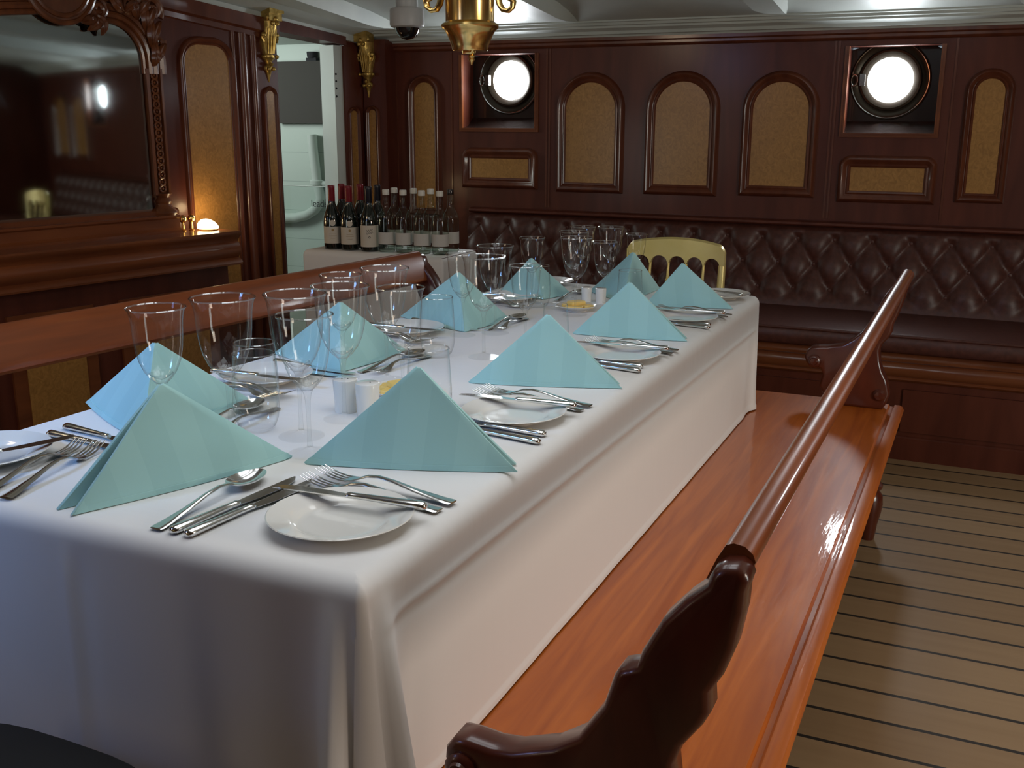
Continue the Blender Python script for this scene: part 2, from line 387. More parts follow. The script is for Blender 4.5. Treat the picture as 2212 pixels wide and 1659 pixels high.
# ------------------------------------------------------------------ ceiling with cambered boards, cornices, beams
CEIL = [(4.75, 1.610), (4.45, 1.644), (3.6, 1.742), (3.0, 1.805), (2.2, 1.865), (1.2, 1.91), (0, 1.90), (-2.3, 1.84)]
def zceil(y):
    for (a, za), (b2, zb) in zip(CEIL, CEIL[1:]):
        if b2 <= y <= a: return za + (zb - za) * (a - y) / (a - b2)
    return CEIL[-1][1]
ce = MB().loft([[(x, y, z) for x in (-3.9, 2.3)] + [(x, y, z + .05) for x in (2.3, -3.9)] for y, z in CEIL]).build('ceiling', 'white_paint', ang=20); tag(ce, kind='structure')
cor = [(0, 1.570), (.018, 1.572), (.030, 1.585), (.040, 1.592), (.060, 1.594), (.070, 1.606), (.105, 1.616), (.110, 1.624), (.128, 1.626), (.136, 1.636), (.150, 1.638), (.156, 1.66), (0, 1.66)]
c1 = MB().prism(cor, lambda p: (-2.9, YW - p[0], p[1]), lambda p: (2.3, YW - p[0], p[1])).build('trim_2', 'white_paint', ang=25); tag(c1, kind='structure')
# sloping cove along the left wall
rings = []
for s in (-.3, .3, .8, 1.4, 2.2, 3.5, 5.2):
    y = 4.5 - .978 * s; zt = zceil(max(min(y - .05, 4.7), -2.2)) + .02
    z0 = zline(s) + .004
    rings.append([LW(s, o, z) for o, z in ((-.01, z0), (.012, z0 + .003), (.015, z0 + (zt - z0) * .36), (.034, z0 + (zt - z0) * .42), (.10, z0 + (zt - z0) * .60), (.112, z0 + (zt - z0) * .70), (.24, z0 + (zt - z0) * .90), (.25, zt + .02), (-.01, zt + .05))])
c2 = MB().loft(rings).build('trim_3', 'white_paint', ang=25); tag(c2, kind='structure')
def beam(i, x):
    m = MB(); R2 = []
    for y, w, h in ((4.46, .005, .002), (4.36, .020, .020), (4.24, .038, .042), (4.10, .052, .058), (2.5, .055, .06), (-2.2, .055, .06)):
        z = zceil(y); zb = z - h; R2.append([(x - w - .012, y, z + .01), (x - w, y, zb), (x + w, y, zb), (x + w + .012, y, z + .01)])
    o = m.loft(R2).build('trim_%d' % i, 'white_paint'); tag(o, kind='structure')
beam(4, -.828); beam(5, -1.72); beam(6, .07); beam(7, -2.6)

# right wall, back wall (behind the camera)
wr = MB().box(2.2, 2.3, -2.2, 4.75, 0, 2.0).build('wall_right', 'mahogany'); tag(wr, kind='structure')
for y in (-1.2, -.2, .8, 1.8, 2.8, 3.7): panel(wr, y - .3, y + .3, .9, 1.5, .12, lambda a, o, z: (2.2 - o, a, z))
wb = MB().box(-4.8, 2.3, -2.3, -2.2, 0, 2.0).build('wall_back', 'mahogany'); tag(wb, kind='structure')
for x in (-3.2, -2.2, -1.2, -.2, .8, 1.6): panel(wb, x - .3, x + .3, .9, 1.5, .12, lambda a, o, z: (a, -2.2 + o, z))
# skylight over the table: four panes under the deck
sk = MB()
X0, X1, Y0, Y1 = -1.20, -.10, .62, 1.92
zs = 1.80
for a in (X0, (X0 + X1) / 2, X1): sk.box(a - .03, a + .03, Y0 - .03, Y1 + .03, zs, 1.93)
for a in (Y0, (Y0 + Y1) / 2, Y1): sk.box(X0, X1, a - .03, a + .03, zs, 1.93)
sk = sk.build('window_3', 'white_paint', recalc=False); tag(sk, kind='structure')

# ------------------------------------------------------------------ sideboard, overmantel mirror
BO = .24
prof = [(0, .78), (.236, .780), (.243, .774), (.241, .766), (.230, .756), (.220, .744), (.217, .736), (.222, .731), (.232, .718), (.234, .702), (.230, .688), (.220, .676), (.217, .670), (.224, .666), (.236, .660), (.242, .650), (.240, .643), (.228, .640), (.19, .638), (0, .638)]
root = empty('sideboard', LW(1.6, .1, 0), LROT, 'polished mahogany sideboard with deep moulded top under the mirror', 'sideboard')
# local frame: x along the wall towards the viewer, y out from the wall
s0, s1 = .985 - 1.6, 2.45 - 1.6
def LB(a, o, z): return (a, o - .1, z)
rings = []
for k, (a, grow) in enumerate(((s0, 0), (s1, 0))): rings.append([LB(a, o, z) for o, z in prof])
MB().loft(rings).build('worktop', 'mahogany_side', root)
MB().prism([(0, 0), (.19, 0), (.19, .64), (0, .64)], lambda p: LB(s0 + .04, p[0], p[1]), lambda p: LB(s1, p[0], p[1])).build('carcass', 'mahogany', root)
SB = lambda a, o, z: LB(a - 1.6, .19 + o, z)
for (a, b2) in ((1.10, 1.55), (1.66, 1.99), (2.06, 2.38)):
    poly = [(a, .07), (b2, .07), (b2, .56), (a, .56)]
    d = MB().prism(poly, lambda p: SB(p[0], 0, p[1]), lambda p: SB(p[0], .012, p[1])).build('door', 'mahogany_side', root)
    poly = rounded(a + .05, b2 - .05, .12, .51, .01)
    MB().prism(poly, lambda p: SB(p[0], .010, p[1]), lambda p: SB(p[0], .016, p[1])).build('door_panel', 'burl', d)
MB().prism([(0, .0), (.205, 0), (.205, .05), (.195, .06), (0, .06)], lambda p: LB(s0 + .03, p[0], p[1]), lambda p: LB(s1, p[0], p[1])).build('plinth', 'mahogany', root)

mir = empty('overmantel_mirror', LW(1.56, .04, .78), LROT, 'large arched mirror in a carved mahogany frame on the sideboard', 'mirror')
MC = 1.58
def LM(s, o, z): return (s - 1.56, o - .04, z - .78)
ga, gb = 1.255, 2 * MC - 1.255
poly = [(ga, .875), (gb, .875), (gb, 1.40)] + arc(gb - .13, 1.45, .13, 0, 80, 8)[1:] + [(MC, 1.60)] + arc(ga + .13, 1.45, .13, 100, 180, 8) + [(ga, 1.40)]
MB().prism(poly, lambda p: LM(p[0], .028, p[1]), lambda p: LM(p[0], .034, p[1])).build('mirror_plate', 'mirror', mir, ang=20)
fr = MB()
fr.prism([(0, .78), (.10, .78), (.10, .79), (.085, .80), (.085, .835), (.092, .842), (.092, .850), (0, .850)], lambda p: LM(1.168, p[0], p[1]), lambda p: LM(2 * MC - 1.168, p[0], p[1]))
fr.prism([(0, .85), (.06, .85), (.06, .868), (.045, .876), (0, .876)], lambda p: LM(1.15, p[0], p[1]), lambda p: LM(2 * MC - 1.15, p[0], p[1]))
fr.build('frame_base', 'mahogany_side', mir)
for sg in (1, -1):
    X = lambda s: s if sg == 1 else 2 * MC - s
    po = MB()
    po.prism([(X(1.165), .93), (X(1.250), .93), (X(1.250), 1.42), (X(1.165), 1.42)], lambda p: LM(p[0], 0, p[1]), lambda p: LM(p[0], .040, p[1]))
    po.prism([(X(1.176), .93), (X(1.186), .93), (X(1.186), 1.42), (X(1.176), 1.42)], lambda p: LM(p[0], 0, p[1]), lambda p: LM(p[0], .055, p[1]))
    po.prism([(X(1.236), .93), (X(1.250), .93), (X(1.250), 1.42), (X(1.236), 1.42)], lambda p: LM(p[0], 0, p[1]), lambda p: LM(p[0], .055, p[1]))
    po.lathe([(.052, 0), (.055, .01), (.05, .02), (.036, .03), (.030, .045), (.034, .055), (.030, .062), (.024, .07), (.030, .08), (.034, .086)], LM(X(1.207), .042, .850), 20)
    pst = po.build('frame_post', 'carved', mir)
    gl = MB()
    for i in range(17):
        z = .955 + i * .0275
        gl.tube([LM(X(1.210) + .0135 * cos(t), .048, z + .0135 * sin(t)) for t in [2 * pi * j2 / 12 for j2 in range(13)]], .0045, 6)
        gl.sphere(LM(X(1.210), .046, z), .006, 8)
    gl.build('carved_chain', 'carved', pst)
# carved crest: arch mouldings, scrolls and leaves
cr = MB()
def top_line(o):
    pts = [(ga - o, 1.40)] + arc(ga + .13, 1.45, .13 + o, 180, 100, 8) + [(MC, 1.60 + o)] + arc(gb - .13, 1.45, .13 + o, 80, 0, 8) + [(gb + o, 1.40)]
    return pts
for o, r, y in ((.008, .011, .04), (.030, .014, .045), (.056, .017, .04), (.09, .020, .035)):
    cr.tube([LM(p[0], y, p[1]) for p in top_line(o)], r, 8)
outer = top_line(.12)
cr.prism(outer[::-1] + [(p[0], p[1]) for p in top_line(.0)], lambda p: LM(p[0], 0, p[1]), lambda p: LM(p[0], .03, p[1]))
def scroll(cx, cz, r, turns, a0, sg, th, y=.05):
    pts = []; nn = int(22 * turns)
    for i in range(nn + 1):
        t = i / nn; a = a0 + sg * 2 * pi * turns * t; rr = r * (1 - .82 * t)
        pts.append(LM(cx + rr * cos(a), y + .012 * t, cz + rr * sin(a)))
    cr.tube(pts, [th * (1 - .5 * i / nn) for i in range(nn + 1)], 7)
def leaf(cx, cz, L_, a, w=.02, y=.06):
    R2 = []
    for i in range(9):
        t = i / 8; r = max(w * sin(pi * (t * .85 + .08)), .001) ; x = cx + L_ * t * cos(a + .5 * t); z = cz + L_ * t * sin(a + .5 * t)
        nx, nz2 = -sin(a + .5 * t), cos(a + .5 * t)
        R2.append([LM(x + nx * r * q, y + .02 * sin(pi * t) + dq, z + nz2 * r * q) for q, dq in ((-1, -.006), (-.5, .006), (0, .001), (.5, .006), (1, -.006), (0, -.012))])
    cr.loft(R2)
for sg in (1, -1):
    X = lambda s: MC + sg * (MC - s) * 1.0 if sg == -1 else s
    q = lambda a: a if sg == 1 else pi - a
    scroll(X(1.205), 1.64, .05, 1.4, q(-.6), sg, .013)
    scroll(X(1.30), 1.655, .055, 1.3, q(2.4), -sg, .014)
    scroll(X(1.435), 1.625, .042, 1.3, q(1.5), sg, .011)
    scroll(X(1.185), 1.52, .034, 1.2, q(.3), -sg, .010)
    for (a, b2, l2, an) in ((1.215, 1.50, .11, 1.5), (1.235, 1.56, .10, 1.1), (1.200, 1.44, .09, 1.6), (1.33, 1.62, .09, .4), (1.27, 1.60, .09, .9), (1.44, 1.60, .07, -1.4), (1.455, 1.60, .06, 3.6), (1.21, 1.43, .07, 1.2)):
        leaf(X(a), b2, l2, q(an) - (.5 if sg == -1 else 0), .020)
cr.prism(arc(MC, 1.70, .135, 180, 360, 16), lambda p: LM(p[0], 0, p[1]), lambda p: LM(p[0], .06, p[1]))
for r in (.135, .11): cr.tube([LM(p[0], .058, p[1]) for p in arc(MC, 1.70, r, 180, 360, 18)], .010, 8)
cr.build('carved_crest', 'carved', mir)
# small lit lamp and brass finials at the sideboard's end
lp = empty('table_lamp', LW(1.050, .115, .781), LROT, 'small glowing warm lamp shade lying low at the end of the sideboard', 'lamp')
MB().lathe([(.036, 0), (.037, .004), (.030, .007)], n=24).build('lamp_base', 'brass', lp)
MB().lathe([(.034, .006), (.0345, .012), (.031, .022), (.024, .032), (.014, .039), (.003, .042)], n=24).map(lambda p: (p[0] * 1.35 + .014 * p[2] / .04, p[1] * 1.1, p[2] * 1.12)).build('lamp_shade', 'lamp_glow', lp)
for i, (s, o, z) in enumerate(((1.100, .070, .780), (1.143, .070, .780))):
    q = empty('brass_finial', LW(s, o, z), 0, ('round brass ball finial beside the lit lamp on the sideboard', 'round brass ball finial nearer the mirror post on the sideboard')[i], 'finial', 'brass balls on the sideboard')
    MB().lathe([(.012, 0), (.013, .004), (.006, .008), (.005, .040)], n=16).build('stem', 'brass', q)
    MB().sphere((0, 0, .050), .0165, 18).build('ball', 'brass', q)
ou = empty('power_outlet', LW(.944, .10, .205), LROT, 'small white socket plate with dark slots low beside the sideboard', 'socket')
MB().prism(rounded(-.033, .033, 0, .05, .006), lambda p: (p[0], -.1, p[1]), lambda p: (p[0], .004, p[1])).build('face_plate', 'outlet_white', ou)
pn = MB()
for x in (-.016, .016):
    for dx, dz, w, h in ((0, .034, .0025, .005), (-.006, .020, .003, .002), (.006, .020, .003, .002)): pn.box(x + dx - w, x + dx + w, .003, .0055, dz - h, dz + h)
pn.build('socket_slots', 'ink', ou)

# gilt carved brackets on the door posts
def bracket(loc, rz, label):
    r = empty('gilt_bracket', loc, rz, label, 'bracket', 'gilt brackets on the door posts')
    m = MB()
    m.box(-.040, .040, 0, .075, .285, .312); m.box(-.036, .036, 0, .065, .255, .287)
    def sec(z, w, d): return [(w * cos(a), d * sin(a), z) for a in [pi * i / 10 for i in range(11)]] + [(-w, 0, z), (w, 0, z)][:0]
    m.loft([sec(z, w, d) for z, w, d in ((.256, .036, .060), (.235, .034, .058), (.21, .036, .050), (.19, .042, .040), (.17, .038, .034), (.14, .028, .028), (.118, .024, .024), (.114, .034, .030), (.104, .036, .030), (.094, .024, .022), (.086, .016, .018), (.076, .012, .014), (.066, .022, .020), (.054, .023, .020), (.044, .013, .014), (.030, .009, .010), (.012, .005, .006), (0, .002, .003))])
    m.build('bracket_body', 'gilt', r)
    a = MB()
    for sx in (-1, 1):
        a.sphere((sx * .036, .022, .198), .013, 12); a.sphere((sx * .030, .050, .268), .013, 12); a.sphere((sx * .036, .02, .108), .009, 10)
        a.sphere((sx * .014, .02, .056), .009, 10); a.sphere((sx * .012, .058, .245), .011, 10)
        a.tube([(sx * .040, .020, .205), (sx * .044, .02, .185), (sx * .034, .022, .168)], .006, 6)
    for sx in (-1.5, -.5, .5, 1.5): a.tube([(sx * .013, .052 - abs(sx) * .008, .225), (sx * .014, .042 - abs(sx) * .006, .19), (sx * .010, .030 - abs(sx) * .004, .12)], [.006, .005, .004], 6)
    a.sphere((0, .062, .262), .012, 10); a.sphere((0, .024, .075), .008, 8)
    a.build('carved_leaves', 'gilt', r)
    return r
bracket(LW(.585, 0, 1.388), LROT, 'gilt carved bracket on the post left of the doorway, seen edge-on')
bracket((-2.812, 4.5, 1.332), pi, 'gilt carved bracket on the corner post right of the doorway')
MATS['gilt']

# pantry contents
db = empty('display_board', (-3.30, 4.75, 1.207), 0, 'dark grey board hanging on the white pantry wall', 'board')
MB().box(-.24, .163, -.035, -.012, 0, .316).build('board_face', 'display_grey', db)
MB().box(-.028, .034, -.03, 0, .316, .332).add(*[MB().lathe([(.024, .33), (.028, .34), (.03, .362)], (.003, -.015, 0), 14).__dict__[q] for q in 'vf']).build('hanger', 'ink', db)
pp = MB().tube([(-3.315, 4.725, 1.15), (-3.312, 4.725, 1.08), (-3.300, 4.725, .96), (-3.295, 4.725, .905), (-3.285, 4.725, .86), (-3.275, 4.725, .82), (-3.29, 4.725, .785), (-3.32, 4.725, .752), (-3.37, 4.725, .725), (-3.44, 4.725, .708), (-3.6, 4.725, .70)], .026, 12)
pp = pp.build('wall_pipe', 'pipe_paint'); tag(pp, 'curved white-painted pipe running down the pantry wall below the grey board', 'pipe')
MB().lathe([(.030, .885), (.036, .89), (.036, .91), (.030, .915)], (-3.297, 4.725, 0), 16).build('pipe_collar', 'pipe_paint', pp)
MB().tube([(-3.30, 4.725, .9), (-3.255, 4.735, .892), (-3.20, 4.755, .888)], .018, 10).build('branch_pipe', 'pipe_paint', pp)
gs = empty('glass_screen', (-3.13, 4.45, 0), 0, 'clear glass screen with dark lettering inside the doorway', 'screen')
MB().box(-.30, .155, -.003, .003, .02, .900).build('glass_sheet', 'sheet_glass', gs)
MB().box(-.30, .17, -.012, .012, 0, .025).build('floor_channel', 'steel', gs)
MB().tube([(-.30, 0, .900), (.17, 0, .900)], .0025, 6).build('top_edge', 'pipe_paint', gs)
tx = bpy.data.curves.new('lettering', 'FONT'); tx.body = 'leads'; tx.size = .049; tx.extrude = .0005; tx.materials.append(MATS['ink'])
to = bpy.data.objects.new('lettering', tx); COL.objects.link(to); to.parent = gs; to.location = (-.012, -.005, .799); to.rotation_euler = (pi / 2, 0, 0)
bpy.context.view_layer.update()
lm = bpy.data.meshes.new_from_object(to.evaluated_get(bpy.context.evaluated_depsgraph_get()))
lo = bpy.data.objects.new('lettering_mesh', lm); COL.objects.link(lo); lo.parent = gs; lo.location = to.location; lo.rotation_euler = to.rotation_euler
bpy.data.objects.remove(to); lo.name = 'lettering'

# ------------------------------------------------------------------ lantern, security camera
la = empty('hanging_lantern', (-1.155, 2.3, 1.387), 0, 'polished brass oil lantern hanging over the table', 'lamp')
MB().lathe([(.0, .0), (.040, .0), (.042, .003), (.044, .012), (.052, .032), (.060, .046), (.066, .050), (.068, .055), (.066, .060), (.060, .063), (.057, .066)], n=48).build('oil_font', 'brass', la)
MB().lathe([(.057, .062), (.057, .19), (.060, .195), (.060, .20), (.05, .205)], n=48).build('lamp_body', 'brass', la)
MB().tube([(-.012, -.01, .0), (-.012, -.01, -.004), (.008, -.01, -.004), (.012, -.01, .002)], .004, 6).lathe([(.010, 0), (.010, -.004), (.006, -.008), (.009, -.012), (.006, -.016), (.008, -.020), (.004, -.026), (.002, -.032)], (.004, 0, 0), 14).build('wick_finial', 'brass', la)
for sg in (-1, 1):
    MB().tube([(sg * .056 * 1, 0, .165), (sg * .066, 0, .150), (sg * .070, 0, .132), (sg * .078, 0, .120), (sg * .090, 0, .118), (sg * .100, 0, .126), (sg * .102, 0, .138), (sg * .096, 0, .145)], [.006, .006, .006, .006, .006, .0055, .006, .008], 8).map(lambda p: (p[0] * .91 + p[1] * .41, p[1] + p[0] * .41, p[2] - .028)).build('scroll_arm', 'brass', la)
MB().lathe([(.035, .20), (.045, .24), (.04, .28), (.03, .34)], n=24, cap=False).build('glass_chimney', 'thin_glass', la)
MB().lathe([(.075, .36), (.05, .375), (.012, .385)], n=24).build('smoke_bell', 'brass', la)
MB().tube([(0, 0, .383), (0, 0, zceil(2.3) - 1.387)], .006, 8).build('hanging_rod', 'brass', la)
for k in range(3):
    a = 2 * pi * k / 3 + .5
    MB().tube([(.057 * cos(a), .057 * sin(a), .19), (.075 * cos(a), .075 * sin(a), .28), (.06 * cos(a), .06 * sin(a), .365)], .003, 6).build('frame_rod', 'brass', la)
zc = zceil(3.9)
cm = empty('security_camera', (-2.245, 3.9, 1.545), 0, 'white dome security camera with dark bubble under the ceiling', 'security camera')
MB().lathe([(.050, .125), (.066, .122), (.070, .115), (.071, .06), (.068, .052), (.055, .047)], n=32).build('housing', 'camera_white', cm)
MB().lathe([(.002, 0), (.020, .004), (.036, .014), (.047, .032), (.051, .050)], n=28).build('dome', 'dome_black', cm)
MB().lathe([(.045, .12), (.045, zc - 1.545 + .01)], n=24).build('mount', 'camera_white', cm)

# ------------------------------------------------------------------ settee along the far wall
se = empty('settee', (-.55, 4.3, 0), 0, 'long built-in settee with buttoned dark brown leather back under the panelled wall', 'settee')
def SE(x, y, z): return (x + .55, y - 4.3, z)
xa, xb = -2.30, 1.9
MB().prism([(3.985, 0), (4.6, 0), (4.6, .30), (3.985, .30)], lambda p: SE(xa, p[0], p[1]), lambda p: SE(xb, p[0], p[1])).build('plinth', 'mahogany', se)
MB().prism([(3.975, 0), (3.985, 0), (3.985, .085), (3.980, .09), (3.975, .085)], lambda p: SE(xa, p[0], p[1]), lambda p: SE(xb, p[0], p[1])).build('skirting', 'mahogany', se)
MB().prism([(3.99, .295), (3.975, .300), (3.968, .308), (3.975, .316), (3.966, .322), (3.958, .336), (3.958, .352), (3.966, .364), (3.972, .370), (3.962, .376), (3.960, .386), (3.97, .394), (3.99, .398), (4.3, .398), (4.3, .295)], lambda p: SE(xa, p[0], p[1]), lambda p: SE(xb, p[0], p[1])).build('seat_rail', 'mahogany_side', se)
for a in (-1.9, -1.1, -.3, .5, 1.3):
    MB().prism([(a + .08, .11), (a + .72, .11), (a + .72, .27), (a + .08, .27)], lambda p: SE(p[0], 3.986, p[1]), lambda p: SE(p[0], 3.974, p[1])).build('front_panel', 'mahogany', se)
MB().prism([(4.002, .400), (3.994, .41), (3.992, .430), (3.996, .452), (4.008, .466), (4.03, .470), (4.30, .470), (4.52, .466), (4.52, .400)], lambda p: SE(xa, p[0], p[1]), lambda p: SE(xb, p[0], p[1])).build('seat_cushion', 'leather', se)
MB().tube([SE(xa, 3.997, .462), SE(xb, 3.997, .462)], .0045, 6).build('piping', 'leather', se)
# buttoned back
btn = []
px, pz = .1515, .1035
for r in range(3):
    for c in range(-2, 27):
        x = -2.3 + (c + (.5 if r % 2 else 0)) * px + .0515; z = .5345 + r * pz
        btn.append((x, z))
nx, nzz = 400, 40
vs, fs = [], []
def tuft(x, z):
    # distance field to the buttons, drawn in along diagonal pleats
    u = (x + 2.3 - .0515) / px; w = (z - .5345) / pz
    a = u + w / 2; b2 = u - w / 2      # pleats run along integer a and b2
    fa, fb = abs(a - round(a)), abs(b2 - round(b2))
    ple = min(fa, fb) * 2
    dx = fa + fb
    h = min(1, (min(ple * 3.0, 1)) ** .6)
    dome = (1 - (1 - min(1, 2 * fa)) ** 2.2) * .5 + (1 - (1 - min(1, 2 * fb)) ** 2.2) * .5
    d = .78 * dome + .22 * h * dome
    # single vertical pleats above the top and under the bottom row
    return d
for j in range(nzz + 1):
    for i in range(nx + 1):
        x = xa + (xb - xa) * i / nx; t = j / nzz; z = .455 + .345 * t
        base = 4.478 + .085 * t
        edge = 1 - max(0, (t - .90) / .10) ** 2
        tt = tuft(x, z)
        if z > .5345 + 2 * pz: 
            k = (z - .5345 - 2 * pz) / .06; tt = tt * max(0, 1 - k) + .8 * min(1, k)
        if z < .5345: 
            k = (.5345 - z) / .06; tt = tt * max(0, 1 - k) + .75 * min(1, k)
        y = base - .042 * tt * edge + .03
        vs.append(SE(x, y, z))
for j in range(nzz):
    for i in range(nx):
        a = j * (nx + 1) + i; fs.append((a, a + 1, a + nx + 2, a + nx + 1))
tb = MB().add(vs, fs).build('tufted_back', 'leather', se, ang=80, recalc=False)
bm_ = MB()
proto_b = None
for (x, z) in btn:
    if not (xa + .03 < x < xb - .03 and x < .45): continue
    t = (z - .455) / .345
    loc = SE(x, 4.478 + .085 * t + .024, z)
    if proto_b is None:
        proto_b = MB().sphere((0, 0, 0), .0085, 8, (1, .6, 1)).build('button', 'leather', tb, loc)
    else:
        q = proto_b.copy(); COL.objects.link(q); q.location = loc
MB().prism([(4.56, .797), (4.553, .803), (4.556, .812), (4.575, .818), (4.6, .818), (4.6, .797)], lambda p: SE(xa, p[0], p[1]), lambda p: SE(xb, p[0], p[1])).build('cap_rail', 'mahogany', se)

# ------------------------------------------------------------------ slatted reversible benches
NEAR = [(-.527, .49), (-.526, .503), (-.514, .520), (-.494, .521), (-.466, .518), (-.439, .521), (-.389, .540), (-.358, .562), (-.329, .609), (-.318, .648), (-.312, .657), (-.302, .661), (-.293, .664), (-.288, .683), (-.267, .724), (-.243, .753), (-.222, .773), (-.220, .782), (-.216, .790), (-.206, .797), (-.191, .799), (-.183, .794), (-.179, .784), (-.182, .772), (-.183, .749), (-.190, .707), (-.200, .676), (-.213, .652), (-.211, .629), (-.219, .612), (-.240, .581), (-.248, .557), (-.243, .52), (-.232, .48), (-.226, .44), (-.224, .40), (-.224, .38), (-.32, .38), (-.425, .38), (-.43, .40), (-.445, .43), (-.462, .445), (-.466, .46), (-.478, .466), (-.49, .462), (-.505, .462), (-.52, .472)]
FAR = [(-.475, .523), (-.468, .544), (-.454, .556), (-.432, .560), (-.409, .562), (-.365, .571), (-.336, .591), (-.312, .614), (-.292, .65), (-.275, .685), (-.260, .722), (-.247, .745), (-.232, .764), (-.226, .775), (-.216, .786), (-.200, .792), (-.189, .788), (-.188, .776), (-.192, .76), (-.198, .73), (-.205, .70), (-.214, .67), (-.224, .645), (-.226, .62), (-.236, .600), (-.252, .580), (-.256, .562), (-.252, .53), (-.243, .500), (-.228, .473), (-.216, .43), (-.226, .395), (-.235, .38), (-.313, .38), (-.392, .38), (-.405, .40), (-.424, .436), (-.416, .471), (-.424, .488), (-.440, .494), (-.455, .495), (-.468, .505)]
def bench(label, loc, rz, y0, y1):
    """local x, z as seen at the right of the table; y0..y1 along the table"""
    r = empty('bench', loc, rz, label, 'bench', 'reversible mahogany benches')
    # coordinates below are (x + .43) so that the empty sits under the seat
    ox = .43
    prof = [(-.655, .372), (-.65, .38), (-.222, .380), (-.217, .374), (-.209, .3735), (-.204, .3795), (-.190, .3800), (-.181, .376), (-.176, .366), (-.180, .356), (-.188, .352), (-.188, .346), (-.194, .338), (-.20, .318), (-.20, .312), (-.64, .312), (-.655, .33)]
    MB().prism(prof, lambda p: (p[0] + ox, y0 - .035, p[1]), lambda p: (p[0] + ox, y1 + .035, p[1])).build('seat', 'bench_wood', r, ang=30)
    MB().box(-.62 + ox, -.23 + ox, y0 + .02, y1 - .02, .27, .312).build('apron', 'bench_end', r)
    for yy, outl in ((y0, NEAR), (y1 - .045, FAR)):
        e = MB().bevprism([(p[0] + ox, p[1]) for p in outl], yy, yy + .045, .009).build('end_plate', 'bench_end', r, ang=50)
        kx, kz = (-.503, .484) if outl is NEAR else (-.444, .512)
        for yk, sg in ((yy, -1), (yy + .045, 1)):
            MB().lathe([(.019, 0), (.020, .004), (.016, .008), (.012, .009), (.010, .013), (.001, .014)], (0, 0, 0), 18, 'y').map(lambda p: (p[0] + kx + ox, yk + sg * p[1], p[2] + kz)).build('arm_knob', 'bench_end', e)
        kx, kz = -.246, .425
        MB().lathe([(.017, 0), (.018, .005), (.012, .012), (.001, .014)], (0, 0, 0), 16, 'y').map(lambda p: (p[0] + kx + ox, yy - p[1], p[2] + kz)).build('pivot_knob', 'bench_end', e)
    # the back: a leaning board with a rounded top
    d = Vector((-.40, -.915)); q = Vector((.915, -.40)); c = Vector((-.1955 + ox, .800))
    pr = [(0.0, -.017), (-.006, -.011), (-.009, 0), (-.006, .011), (0, .017), (.02, .0185), (.085, .0165), (.096, .013), (.100, .0), (.096, -.013), (.085, -.0165), (.02, -.0185)]
    poly = [c + d * a + q * b2 for a, b2 in pr]
    MB().prism(poly, lambda p: (p[0], y0 + .035, p[1]), lambda p: (p[0], y1 - .035, p[1])).build('back_rail', 'bench_rail', r, ang=50)
    for yy in (y0 + .06, y1 - .14):
        for xx in (-.236, -.60):
            MB().lathe([(.020, 0), (.023, .02), (.026, .05), (.034, .09), (.037, .115), (.034, .14), (.024, .155), (.032, .165), (.032, .175), (.022, .185), (.026, .20), (.027, .27)], (xx + ox, yy, 0), 20).build('leg', 'bench_end', r)
    return r
bench('polished mahogany bench on the near right side of the table, back rail nearest the viewer', (-.43, 0, 0), 0, .965, 3.275)
# left bench: the same turned round, its back to the sideboard
yA, yB = .55, 3.04
th = radians(-6.7)
bl = bench('mahogany bench on the far side of the table, backing onto the sideboard', (0, 0, 0), 0, -(yB - yA) / 2, (yB - yA) / 2)
for ch in bl.children: pass
mid = Vector((-1.883 + .1178 * ((yA + yB) / 2 - 1.523), (yA + yB) / 2, 0))
off = Vector((.43 - .1955, 0, 0)); off.rotate(Matrix.Rotation(pi + th, 3, 'Z'))
bl.rotation_euler.z = pi + th; bl.location = mid - off

